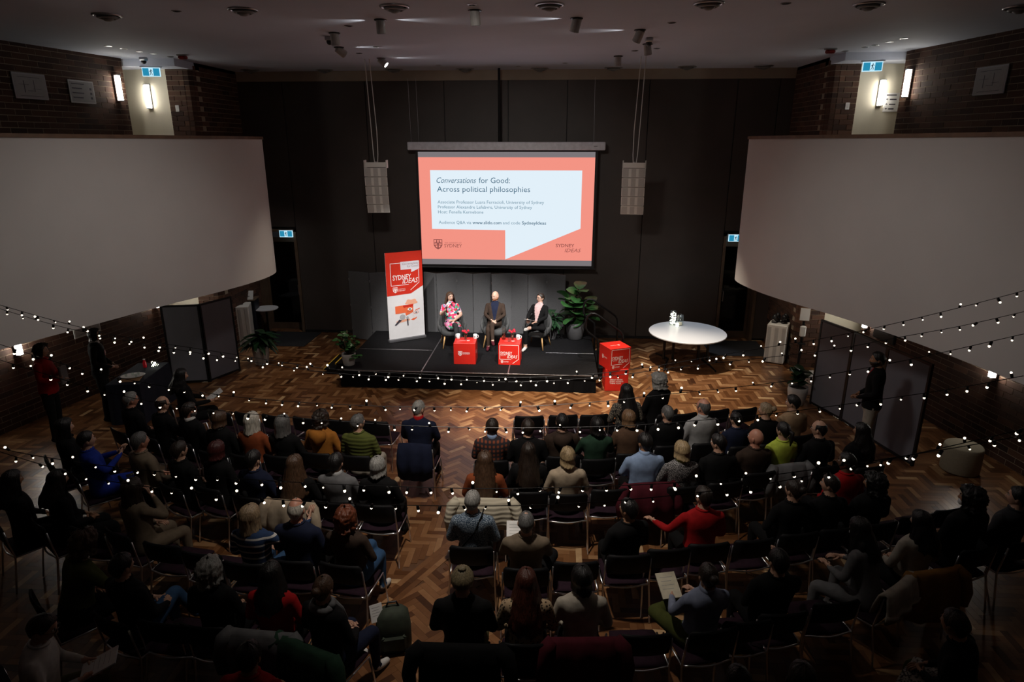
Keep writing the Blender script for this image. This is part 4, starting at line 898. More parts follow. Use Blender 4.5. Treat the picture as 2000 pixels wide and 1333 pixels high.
festoon(4.15, [(-2.6, 2.39), (-2.26, 2.3), (-1.79, 2.25), (-1.08, 2.2), (-0.66, 2.18), (-0.08, 2.18), (0.49, 2.19), (1.06, 2.22), (1.63, 2.28), (2.05, 2.34), (2.76, 2.47), (3.38, 2.65), (3.7, 2.74)], 'nearest string of bulbs, hanging over the third audience row', 6)
# ------------------------------------------------------------------ cloth materials
def cloth(name, base, c2=None, kind='plain', scale=1., rough=.9):
    key = 'cloth_' + name
    if key in MATS: return MATS[key]
    if kind == 'plain':
        m = mat(key, base, rough, spec=.2, vary=.16, nscale=14, bump=.25); return m
    m = bpy.data.materials.new(key); m.use_nodes = True; nt = m.node_tree; b = nt.nodes['Principled BSDF']; L = nt.links.new; N = nt.nodes.new
    b.inputs['Roughness'].default_value = rough
    tc = N('ShaderNodeTexCoord'); mp = N('ShaderNodeMapping'); L(tc.outputs['Object'], mp.inputs['Vector'])
    mx = N('ShaderNodeMix'); mx.data_type = 'RGBA'; mx.inputs['A'].default_value = (*base, 1); mx.inputs['B'].default_value = (*c2, 1)
    def thr(sock, lo, hi):
        r = N('ShaderNodeMapRange'); r.inputs['From Min'].default_value = lo; r.inputs['From Max'].default_value = hi; L(sock, r.inputs['Value']); return r.outputs['Result']
    if kind == 'speckle':
        v = N('ShaderNodeTexNoise'); v.inputs['Scale'].default_value = 130 * scale; v.inputs['Detail'].default_value = 1; L(mp.outputs['Vector'], v.inputs['Vector']); f = thr(v.outputs['Fac'], .5, .56)
    elif kind == 'leopard':
        v = N('ShaderNodeTexVoronoi'); v.inputs['Scale'].default_value = 38 * scale; L(mp.outputs['Vector'], v.inputs['Vector']); f = thr(v.outputs['Distance'], .42, .3)
    elif kind == 'stripe':
        v = N('ShaderNodeTexWave'); v.bands_direction = 'Z'; v.inputs['Scale'].default_value = 4.2 * scale; v.inputs['Distortion'].default_value = .6; L(mp.outputs['Vector'], v.inputs['Vector']); f = thr(v.outputs['Fac'], .8, .86)
    elif kind == 'plaid':
        v = N('ShaderNodeTexWave'); v.bands_direction = 'Z'; v.inputs['Scale'].default_value = 5; L(mp.outputs['Vector'], v.inputs['Vector'])
        v2 = N('ShaderNodeTexWave'); v2.bands_direction = 'X'; v2.inputs['Scale'].default_value = 6; L(mp.outputs['Vector'], v2.inputs['Vector'])
        q = N('ShaderNodeMath'); q.operation = 'MULTIPLY'; L(v.outputs['Fac'], q.inputs[0]); L(v2.outputs['Fac'], q.inputs[1]); f = thr(q.outputs[0], .1, .7)
    elif kind == 'quilt':
        v = N('ShaderNodeTexWave'); v.bands_direction = 'Z'; v.inputs['Scale'].default_value = 5.5 * scale; v.inputs['Distortion'].default_value = .8; L(mp.outputs['Vector'], v.inputs['Vector']); f = thr(v.outputs['Fac'], .25, .0)
        bp = N('ShaderNodeBump'); bp.inputs['Strength'].default_value = .4; bp.inputs['Distance'].default_value = .012; L(v.outputs['Fac'], bp.inputs['Height']); L(bp.outputs['Normal'], b.inputs['Normal'])
    elif kind == 'squares':
        v = N('ShaderNodeTexVoronoi'); v.distance = 'CHEBYCHEV'; v.inputs['Scale'].default_value = 21; L(mp.outputs['Vector'], v.inputs['Vector'])
        r = N('ShaderNodeValToRGB'); r.color_ramp.interpolation = 'CONSTANT'; e = r.color_ramp.elements
        cols = [(.55, .01, .03), (.75, .2, .45), (.05, .25, .3), (.7, .68, .66), (.65, .03, .12), (.02, .02, .03), (.1, .35, .18), (.72, .3, .5)]
        while len(e) < 8: e.new(.5)
        for k, c in enumerate(cols): e[k].position = k / 8; e[k].color = (*c, 1)
        sp = N('ShaderNodeSeparateColor'); L(v.outputs['Color'], sp.inputs['Color']); L(sp.outputs[0], r.inputs['Fac']); L(r.outputs['Color'], mx.inputs['B'])
        mx.inputs['Factor'].default_value = 1; L(mx.outputs['Result'], b.inputs['Base Color']); MATS[key] = m; return m
    L(f, mx.inputs['Factor']); L(mx.outputs['Result'], b.inputs['Base Color']); MATS[key] = m; return m
C = dict(black=(.0045, .0045, .005), charcoal=(.03, .03, .033), navy=(.01, .014, .035), blue=(.012, .03, .25), denim=(.03, .075, .16), ltblue=(.24, .33, .5), powder=(.2, .23, .32), grey=(.13, .13, .135), ltgrey=(.33, .33, .33), oat=(.4, .36, .3), brown=(.09, .05, .03), taupe=(.15, .115, .08), rust=(.23, .055, .018), mustard=(.33, .125, .02), orange=(.33, .1, .03),
         olive=(.065, .075, .018), khaki=(.13, .115, .05), red=(.33, .008, .01), maroon=(.07, .008, .015), tan=(.33, .22, .13), beige=(.4, .32, .23), cream=(.5, .44, .34), lime=(.45, .55, .07), white=(.6, .58, .55), green=(.02, .05, .03), pink=(.62, .42, .42), dkbrown=(.04, .025, .018), camel=(.25, .12, .03))
def cl(n): return cloth(n, C[n]) if isinstance(n, str) else cloth(*n)
PAT = dict(plaid=('plaid', (.025, .02, .025), (.28, .07, .03), 'plaid'), stripes=('stripes', (.012, .035, .1), (.6, .58, .55), 'stripe'), tweed=('tweed', (.02, .045, .08), (.3, .36, .42), 'speckle'), speckle=('speckle', (.02, .02, .02), (.4, .38, .38), 'speckle', .9), leopard=('leopard', (.42, .3, .18), (.03, .018, .01), 'leopard'),
           quiltgreen=('quiltgreen', (.085, .1, .015), (.06, .072, .011), 'quilt'), quiltcream=('quiltcream', (.5, .45, .345), (.4, .355, .27), 'quilt'), floral=('floral', (.4, .38, .34), (.06, .055, .05), 'speckle', .45), dress=('dress', (.6, .1, .2), (.1, .3, .3), 'squares'), shawl=('shawl', (.01, .01, .012), (.28, .24, .18), 'speckle', .6))
def top_mat(n): return cloth(*PAT[n]) if n in PAT else cl(n)
SKIN = dict(light=(.5, .29, .2), fair=(.58, .36, .27), tan=(.33, .17, .095), dark=(.12, .06, .035), ruddy=(.52, .24, .16))
def skin_mat(n): return mat('skin_' + n, SKIN[n], .5, vary=.08, nscale=20)
HAIR = dict(black=(.006, .005, .005), dkbrown=(.02, .012, .008), brown=(.065, .033, .017), ltbrown=(.16, .09, .045), blond=(.36, .26, .14), sandy=(.28, .2, .12), silver=(.46, .43, .37), grey=(.24, .235, .22), dkgrey=(.1, .098, .095), red=(.13, .032, .012), ginger=(.30, .12, .055), auburn=(.07, .018, .01), plum=(.05, .008, .008), beanie=(.2, .16, .09))
def hair_mat(n):
    key = 'hair_' + n
    if key in MATS: return MATS[key]
    c = HAIR[n]; m = bpy.data.materials.new(key); m.use_nodes = True; nt = m.node_tree; b = nt.nodes['Principled BSDF']; L = nt.links.new
    tc = nt.nodes.new('ShaderNodeTexCoord'); mp = nt.nodes.new('ShaderNodeMapping'); mp.inputs['Scale'].default_value = (70, 70, 5); L(tc.outputs['Object'], mp.inputs['Vector'])
    n_ = nt.nodes.new('ShaderNodeTexNoise'); n_.inputs['Scale'].default_value = 1.6; n_.inputs['Detail'].default_value = 4; L(mp.outputs['Vector'], n_.inputs['Vector'])
    r = nt.nodes.new('ShaderNodeValToRGB'); r.color_ramp.elements[0].position = .3; r.color_ramp.elements[1].position = .72
    r.color_ramp.elements[0].color = (*[x * .45 for x in c], 1); r.color_ramp.elements[1].color = (*[min(1, x * 1.5) for x in c], 1)
    L(n_.outputs['Fac'], r.inputs['Fac']); L(r.outputs['Color'], b.inputs['Base Color']); b.inputs['Roughness'].default_value = .42
    bp = nt.nodes.new('ShaderNodeBump'); bp.inputs['Strength'].default_value = .6; bp.inputs['Distance'].default_value = .01; L(n_.outputs['Fac'], bp.inputs['Height']); L(bp.outputs['Normal'], b.inputs['Normal'])
    MATS[key] = m; return m
M_eyew = mat('eye_white', (.6, .58, .55), .3, vary=0); M_eyed = mat('eye_dark', (.01, .008, .006), .2, vary=0); M_lip = mat('lips', (.3, .1, .08), .4, vary=0); M_frame = mat('glasses_frame', (.01, .01, .01), .3, vary=0)
M_shoe = cl('black')

# ------------------------------------------------------------------ heads and hair
def head_pt(ux, uy, uz, face=True):
    x, y, z = .076 * ux, .097 * uy, .118 * uz
    if uz < 0:
        q = (-uz) ** 1.3; x *= 1 - .30 * q
        y *= (1 - .10 * -uz) if uy > 0 else (1 - .34 * -uz)
        if uy > 0: y += .012 * q
    if face and uy > .3:
        g = lambda d, s: math.exp(-(d / s) ** 2)
        if uy > .5: y -= .004
        zt = (z + .03); nz = max(0, 1 - abs(zt) / .055) if zt > 0 else max(0, 1 - abs(zt) / .018)
        y += .026 * g(x, .011) * nz
        y -= .010 * (g(abs(x) - .031, .014) * g(z - .014, .013)) - .004 * g(z - .036, .01) * g(abs(x) - .03, .025)
        y += .006 * g(x, .02) * g(z + .064, .009) - .003 * g(x, .02) * g(z + .079, .006) + .007 * g(x, .02) * g(z + .1, .014)
        y += .004 * g(abs(x) - .042, .016) * g(z + .022, .02)
    return x, y, z
def head_geo():
    nu, nv = 40, 30; V = []; F = []; Lb = []
    for j in range(nv + 1):
        a = math.pi * j / nv
        for i in range(nu):
            b = 2 * math.pi * i / nu; r = max(math.sin(a), .01)
            V.append(head_pt(r * math.sin(b), r * math.cos(b), -math.cos(a)))
    for j in range(nv):
        for i in range(nu):
            q = (j * nu + i, j * nu + (i + 1) % nu, (j + 1) * nu + (i + 1) % nu, (j + 1) * nu + i); F.append(q[::-1])
            c = np.mean([V[k] for k in q], 0); Lb.append(5 if (abs(c[0]) < .022 and abs(c[2] + .068) < .009 and c[1] > .06) else 0)
    def blob(c, s, lab, nu=8, nv=6):
        o = len(V)
        for j in range(nv + 1):
            a = math.pi * j / nv; r = max(math.sin(a), .02)
            for i in range(nu): b = 2 * math.pi * i / nu; V.append((c[0] + s[0] * r * math.cos(b), c[1] + s[1] * r * math.sin(b), c[2] - s[2] * math.cos(a)))
        for j in range(nv):
            for i in range(nu): F.append((o + j * nu + i, o + j * nu + (i + 1) % nu, o + (j + 1) * nu + (i + 1) % nu, o + (j + 1) * nu + i)); Lb.append(lab)
    for s in (-1, 1):
        blob((s * .031, .076, .013), (.014, .011, .0085), 4); blob((s * .031, .0835, .013), (.006, .005, .006), 7)
        blob((s * .031, .0885, .031), (.017, .006, .0035), 8)
        blob((s * .076, -.004, -.006), (.011, .018, .031), 0)
    return V, F, Lb
HV, HF, HL = head_geo()
def hair_mesh(style, mname, seed=0):
    q = random.Random(seed); M, b = 48, MB()
    ph = q.uniform(0, 9)
    def nz(a, z, f, amp): return amp * mnoise.noise(Vector((math.cos(a) * f, math.sin(a) * f, z * 6 + ph)))
    long_z = {'short': None, 'crop': None, 'balding': None, 'bun': None, 'pony': None, 'curly': -.12, 'bob': -.115, 'wavy': -.19, 'long': -.30, 'vlong': -.44, 'beanie': None}[style]
    puff = {'short': .011, 'crop': .005, 'balding': .006, 'bun': .010, 'pony': .009, 'curly': .035, 'bob': .02, 'wavy': .024, 'long': .017, 'vlong': .018, 'beanie': .016}[style]
    cols = []
    for i in range(M):
        a = 2 * math.pi * i / M; da = abs((a + math.pi) % (2 * math.pi) - math.pi); deg = math.degrees(da)   # 0 = face side
        if style == 'beanie': zl = .045 if deg < 50 else .045 - .075 * min(1, (deg - 50) / 70)
        else:
            if deg < 42: zl = .078 - .012 * (deg / 42)
            elif deg < 82: zl = .066 - .075 * ((deg - 42) / 40)
            elif deg < 110: zl = -.009 + .018 * math.sin(math.pi * (deg - 82) / 28)
            else: zl = -.01 - .075 * min(1, (deg - 110) / 35)
        start = .97
        path = []
        u0 = .995 if style != 'balding' else (.62 if deg > 75 else .999)
        if style == 'balding' and deg < 75: zl = .117; 
        N = 12; z_dr = zl
        if long_z is not None and deg > 62: z_dr = .0
        for k in range(N + 1):
            uz = u0 + (z_dr / .118 - u0) * (k / N) ** 1.0; uz = max(-.98, min(.999, uz)); r = math.sqrt(max(0, 1 - uz * uz))
            x, y, z = head_pt(r * math.sin(a), r * math.cos(a), uz, False); n = Vector((x / .076 ** 2, y / .097 ** 2, z / .118 ** 2)).normalized()
            th = puff * (.55 + .45 * min(1, k / 5)) + nz(a, z, 7, puff * .45)
            if style == 'curly': th += .02 * mnoise.noise(Vector((x * 45, y * 45, z * 45 + ph)))
            if style == 'beanie': th += .0025 * math.sin(60 * z)
            if k == N and long_z is None: th *= .25
            path.append(Vector((x, y, z)) + n * th)
        if long_z is not None and deg > 62:
            p = path[-1]; hem = long_z * (.8 + .2 * (deg - 62) / 118) + nz(a, 0, 14, .03 if long_z > -.25 else .075); K = 12
            for k in range(1, K + 1):
                t = k / K; z = hem * t; back = max(0, -math.cos(da))
                k_in = 1 - .12 * math.sin(math.pi * min(1, t * 1.1)) * (1 if long_z > -.16 else .4)
                x, y = p.x * k_in, p.y * k_in
                if long_z < -.25: y -= back * (.085 * min(1, t * 1.6)) ; x *= 1 + (1.05 if style == 'vlong' else .7) * t * (1.25 - .45 * t)
                if style in ('wavy', 'long', 'vlong'): rr = 1 + .16 * mnoise.noise(Vector((math.cos(a) * 6, math.sin(a) * 6, z * 14 + ph))); x *= rr; y *= 1 + (rr - 1) * .4
                if style == 'curly': rr = 1 + .22 * mnoise.noise(Vector((x * 45, y * 45, z * 45 + ph))); x *= rr; y *= rr
                path.append(Vector((x, y, z)))
            path.append(path[-1] * .92 + Vector((0, 0, -.004)))
            path.append(Vector((path[-1].x * .8, path[-1].y * .8, 0 + hem * .5)))
        else:
            for k in range(14): path.append(path[12] * (1 - .002 * k))
        cols.append(path[:27])
    n = min(len(c) for c in cols); b.rings([[tuple(c[k]) for c in cols] for k in range(n)], cap=False)
    if style != 'balding': b.f.append(tuple(range(M))); b.m.append(0)
    if style == 'bun': b.ball((0, -.115, .045), .042, 12, 8)
    if style == 'pony': b.tube([(0, -.10, .03), (0, -.145, .02), (0, -.15, -.06), (0, -.14, -.17)], [.022, .03, .028, .008], 10)
    if style == 'beanie': b.ball((0, -.02, .125), .035, 10, 6, (1, 1, .5))
    return b.mesh('hair', hair_mat(mname), True)
_hc = {}
def hair_cached(style, mname, v):
    k = (style, mname, v % 3)
    if k not in _hc: _hc[k] = hair_mesh(style, mname, v % 3 + len(style))
    return _hc[k]
_g = MB()
for s in (-1, 1):
    pts = [(s * .033 + .022 * math.cos(a), .101, .012 + .017 * math.sin(a)) for a in [2 * math.pi * k / 16 for k in range(17)]]
    _g.tube(pts, .0022, 5); _g.tube([(s * .055, .1, .016), (s * .078, .06, .014), (s * .08, -.005, .008)], .002, 5)
_g.tube([(-.011, .102, .014), (.011, .102, .014)], .002, 5)
GLASSES = _g.mesh('glasses', M_frame)
_g = MB(); _rows = []
for k in range(9):
    row = []
    for i in range(25):
        az = R(-105 + 210 * i / 24); e = abs(az) / R(105); top = -.28 + .26 * max(0, (e - .35) / .65) ** 1.2; uz = top + (-.985 - top) * k / 8; r = math.sqrt(1 - uz * uz)
        x, y, z = head_pt(r * math.sin(az), r * math.cos(az), uz); n = Vector((x / .076 ** 2, y / .097 ** 2, z / .118 ** 2)).normalized(); th = .002 if k == 0 or e > .95 else .015
        row.append(tuple(Vector((x, y, z)) + n * th))
    _rows.append(row)
_g.rings(_rows, cap=False, closed=False); _g.ball((0, .098, -.069), .016, 8, 5, (1.2, .4, .35))
def beard_mesh(mname): return _g.mesh('beard', hair_mat(mname), True)

# ------------------------------------------------------------------ bodies: lofted limbs fused into one skin, then painted by garment
def fuse_sources(sp):
    """returns verts, faces, labels (per vertex), hands [(wrist, dir, side)], head matrix. +y is forward, origin on the floor under the hips."""
    V, F, Lb = [], [], []
    def ringset(rs, labs):
        n = len(rs[0]); o = len(V)
        for r, l in zip(rs, labs): V.extend([tuple(p) for p in r]); Lb.extend([l] * n)
        for k in range(len(rs) - 1):
            for i in range(n): j = (i + 1) % n; F.append((o + k * n + i, o + k * n + j, o + (k + 1) * n + j, o + (k + 1) * n + i))
        F.append(tuple(o + i for i in range(n))[::-1]); F.append(tuple(o + (len(rs) - 1) * n + i for i in range(n)))
    def limb(pts, rads, labf, flat=1.0, up=None, n=12):
        P, Rr = [], []
        for k in range(len(pts) - 1):
            a, b_ = Vector(pts[k]), Vector(pts[k + 1]); m = max(2, int((b_ - a).length / .025))
            for q in range(m): P.append(a.lerp(b_, q / m)); Rr.append(rads[k] + (rads[k + 1] - rads[k]) * q / m)
        P.append(Vector(pts[-1])); Rr.append(rads[-1]); 
        for _ in range(2):
            P = [P[0]] + [(P[i - 1] + P[i] * 2 + P[i + 1]) / 4 for i in range(1, len(P) - 1)] + [P[-1]]
        # rounded ends
        t0 = (P[1] - P[0]).normalized(); t1 = (P[-1] - P[-2]).normalized()
        P = [P[0] - t0 * Rr[0] * .7] + P + [P[-1] + t1 * Rr[-1] * .7]; Rr = [Rr[0] * .5] + Rr + [Rr[-1] * .5]
        tb = MB(); tb.tube(P, Rr, n, False, flat, up); m = len(P)
        rs = [tb.v[k * n:(k + 1) * n] for k in range(m)]; ringset(rs, [labf(k / (m - 1)) for k in range(m)])
    sit = sp.get('sit', True); dz = 0 if sit else .42; g = sp.get('g', 'm'); fw = 1.0 if g == 'm' else .9
    lean = R(sp.get('lean', -6)); tw = R(sp.get('twist', 0)); hipz = .54 + dz
    def U(p):
        x, y, z = p; q = Vector((x, y, z - hipz)); q = Matrix.Rotation(tw, 3, 'Z') @ (Matrix.Rotation(-lean, 3, 'X') @ q) if z > hipz else q
        return Vector((q.x, q.y, q.z + hipz))
    belly = sp.get('belly', 0.)
    secs = [(.44, .15, .12, 0, 2), (.50, .178 , .14, .0, 2), (.58, .178, .135, .0, 2), (.66, .165, .122 + belly, belly * .6, 1), (.74, .16, .118 + belly * .8, belly * .5, 1), (.83, .175, .122, .005, 1), (.92, .192, .125, 0, 1), (.985, .195, .115, -.005, 1), (1.03, .172, .098, -.012, 1), (1.065, .12, .08, -.015, 1), (1.09, .068, .064, -.005, 1), (1.12, .056, .058, .004, 0), (1.17, .054, .056, .012, 0), (1.22, .05, .05, .014, 0)]
    if not sit: secs[0] = (.40, .13, .10, 0, 2)
    if sp.get('longtop'): secs = [(*q[:4], 1 if q[4] == 2 and k > 0 else q[4]) for k, q in enumerate(secs)]
    rs, lb = [], []
    for k in range(len(secs) - 1):
        for q in range(3):
            t = q / 3; s_ = [secs[k][i] + (secs[k + 1][i] - secs[k][i]) * t for i in range(4)]; z = s_[0] + dz; n = 22; ring = []
            wq = s_[1] * (fw if z < 1.1 + dz else 1)
            for i in range(n):
                a = 2 * math.pi * i / n; c, s = math.cos(a), math.sin(a)
                e = .82; ring.append(U((wq * math.copysign(abs(c) ** e, c), s_[3] + s_[2] * math.copysign(abs(s) ** e, s), z)))
            rs.append(ring); lb.append(secs[k][4])
    ringset(rs, lb)
    sleeve = sp.get('sleeve', 1.0)
    hands = []
    ARMS = sp['arms']
    for s in (-1, 1):
        el, wr, hd = ARMS[0 if s < 0 else 1]
        el, wr, hd = [Vector((v[0], v[1], v[2])) for v in (el, wr, hd)]
        if not sit: el.z += dz; wr.z += dz
        sh = U((s * .178 * fw, -.012, 1.005 + dz))
        if not sp.get('fixarm'): el = U(el)
        br = 1.12 if sp.get('baggy') else 1.0
        limb([sh, sh.lerp(el, .5), el, el.lerp(wr, .5), wr], [.06 * br, .052 * br, .044 * br, .04 * br, .029 * br], lambda t: 1 if t < .5 * sleeve + .5 * max(0, sleeve * 2 - 1) or sleeve >= 1 else 0)
        hd.normalize(); upv = hd.cross(Vector((s, 0, 0))); upv = upv if upv.length > .1 else Vector((0, 0, 1))
        limb([wr - hd * .01, wr + hd * .035, wr + hd * .085], [.026, .032, .032], lambda t: 0, .48 if True else 1, None, 10)
        hands.append((wr, hd, s))
    LG = sp['legs']
    trl = 2
    for s in (-1, 1):
        hp, kn, an, to = [Vector(v) for v in LG[0 if s < 0 else 1]]
        dr = sp.get('dress')
        limb([hp, hp.lerp(kn, .5), kn], [.092, .082, .062], (lambda t: 1 if t < .8 else 2) if dr else (lambda t: 2))
        limb([kn, kn.lerp(an, .35), an], [.06, .056, .04], lambda t: 2 if t < sp.get('hem', .97) else 0)
        d = (to - an); d.z *= .6
        limb([an + Vector((0, 0, -.02)) - d * .18, an + d * .45 + Vector((0, 0, -.03)), to], [.042, .042, .034], lambda t: 3)
    if sp.get('dress'):   # skirt over the lap
        ringset([[Vector((.19 * f * math.copysign(abs(math.cos(a)) ** .7, math.cos(a)), y, .56 + .085 * math.sin(a))) for a in [2 * math.pi * k / 16 for k in range(16)]] for y, f in ((-.08, .8), (0, 1), (.1, 1.02), (.2, 1.0), (.3, .95), (.34, .8))], [1] * 6)
    hy, hp_ = R(sp.get('hy', 0)), R(sp.get('hp', 0))
    hc = U((0, .02, 1.215 + dz)); HM = Matrix.Translation(hc) @ Matrix.Rotation(tw + hy, 4, 'Z') @ Matrix.Rotation(R(-4) - lean * .3 + hp_, 4, 'X') @ Matrix.Scale((1.0 if g == 'm' else .96) * sp.get('hs', 1), 4)
    return V, F, Lb, hands, HM
LAPLEGS = [((-.095, .0, .53), (-.125, .41, .5), (-.12, .43, .1), (-.13, .58, .035)), ((.095, 0, .53), (.125, .41, .5), (.12, .43, .1), (.13, .58, .035))]
LEGS = dict(norm=LAPLEGS, wide=[((-.1, 0, .53), (-.2, .39, .5), (-.2, .42, .1), (-.24, .56, .035)), ((.1, 0, .53), (.2, .39, .5), (.2, .42, .1), (.24, .56, .035))],
            cross=[LAPLEGS[0], ((.095, 0, .54), (-.03, .40, .62), (.0, .57, .27), (.03, .68, .2))], crossl=[((-.095, 0, .54), (.03, .40, .62), (.0, .57, .27), (-.03, .68, .2)), LAPLEGS[1]],
            ankle=[((-.1, 0, .54), (-.3, .32, .58), (.05, .42, .58), (.14, .44, .53)), LAPLEGS[1]], anklem=[LAPLEGS[0], ((.1, 0, .54), (.3, .32, .58), (-.05, .42, .58), (-.14, .44, .53))],
            stand=[((-.09, 0, .93), (-.1, .015, .5), (-.105, -.02, .09), (-.13, .14, .035)), ((.09, 0, .93), (.1, .015, .5), (.105, -.02, .09), (.13, .14, .035))])
ARMSETS = dict(lap=[((-.25, .0, .76), (-.10, .23, .655), (.75, .5, -.25)), ((.25, 0, .76), (.10, .23, .66), (-.75, .5, -.2))],
               knees=[((-.24, .06, .78), (-.14, .32, .61), (.1, 1, -.2)), ((.24, .06, .78), (.14, .32, .61), (-.1, 1, -.2))],
               crossed=[((-.26, .05, .79), (.03, .2, .80), (1, .0, .1)), ((.26, .05, .79), (-.03, .22, .83), (-1, 0, -.1))],
               notes=[((-.24, .08, .77), (-.12, .33, .72), (.4, .9, .1)), ((.24, .08, .77), (.12, .33, .74), (-.5, .8, -.1))],
               chin=[((-.25, .02, .76), (-.05, .2, .68), (.8, .3, 0)), ((.2, .2, .82), (.075, .15, 1.06), (-.35, -.15, .9))],
               chinl=[((-.2, .2, .82), (-.075, .15, 1.06), (.35, -.15, .9)), ((.25, .02, .76), (.05, .2, .68), (-.8, .3, 0))],
               clap=[((-.25, .08, .82), (-.05, .26, .93), (.4, .5, .7)), ((.25, .08, .82), (.05, .26, .93), (-.4, .5, .7))],
               outl=[((-.33, .06, .80), (-.42, .27, .78), (-.35, .9, -.1)), ((.25, 0, .76), (.1, .23, .66), (-.75, .5, -.2))],
               outr=[((-.25, 0, .76), (-.10, .23, .655), (.75, .5, -.25)), ((.34, .12, .84), (.42, .34, .98), (.0, .6, .8))],
               gesture=[((-.25, .0, .76), (-.02, .24, .70), (.9, .3, .1)), ((.26, .08, .80), (.18, .26, .98), (-.2, .15, .9))],
               hands=[((-.24, .04, .76), (-.05, .27, .68), (.7, .6, -.2)), ((.24, .04, .76), (.05, .27, .69), (-.7, .6, -.15))],
               front=[((-.27, -.03, .76), (-.09, .2, .62), (.8, .5, -.2)), ((.27, -.03, .76), (.09, .2, .62), (-.8, .5, -.2))],
               hold=[((-.26, .02, .78), (-.02, .22, .76), (.9, .3, .1)), ((.26, .02, .78), (.06, .24, .70), (-.8, .4, 0))])
def finger_parts(hands, lab, V, F, Lb, hold=.5):
    for wr, hd, s in hands:
        side = hd.cross(Vector((0, 0, 1))); side = side.normalized() if side.length > .05 else Vector((1, 0, 0)); nrm = side.cross(hd).normalized(); dn = -nrm
        base = wr + hd * .085
        for k, (o, ln) in enumerate(((-.027, .062), (-.009, .074), (.009, .07), (.026, .055))):
            p0 = base + side * o - hd * .02; p1 = p0 + hd * (.02 + ln * .4); p2 = p1 + (hd * math.cos(hold) + dn * math.sin(hold)) * ln * .35; p3 = p2 + (hd * math.cos(hold * 2) + dn * math.sin(hold * 2)) * ln * .3
            tube_into(V, F, Lb, [p0, p1, p2, p3], [.009, .0085, .0078, .006], lab)
        ts = side * (s * -1 if False else (1 if side.x * s < 0 else -1))
        p0 = wr + hd * .03 + ts * .02; p1 = p0 + ts * .028 + hd * .025 + dn * .008; p2 = p1 + hd * .03 + ts * .006 + dn * .01
        tube_into(V, F, Lb, [p0, p1, p2], [.012, .010, .007], lab)
def tube_into(V, F, Lb, pts, rad, lab):
    b = MB(); b.tube(pts, rad, 6); o = len(V); V.extend(b.v)
    for f in b.f: F.append(tuple(i + o for i in f)); Lb.append(lab)
PEOPLE = []
def person(key, x, y, rot, label, who, top='black', trs='black', hair=('short', 'dkbrown'), skin='light', arms='lap', legs='norm', sc_=1.0, z=0., shoe='black', voxel=.019, **kw):
    sp = dict(kw); sp.update(key=key, x=x, y=y, rot=rot, label=label, who=who, top=top, trs=trs, hair=hair, skin=skin, arms=ARMSETS[arms], legs=LEGS[legs], sc=sc_, z=z, shoe=shoe, voxel=voxel)
    PEOPLE.append(sp)
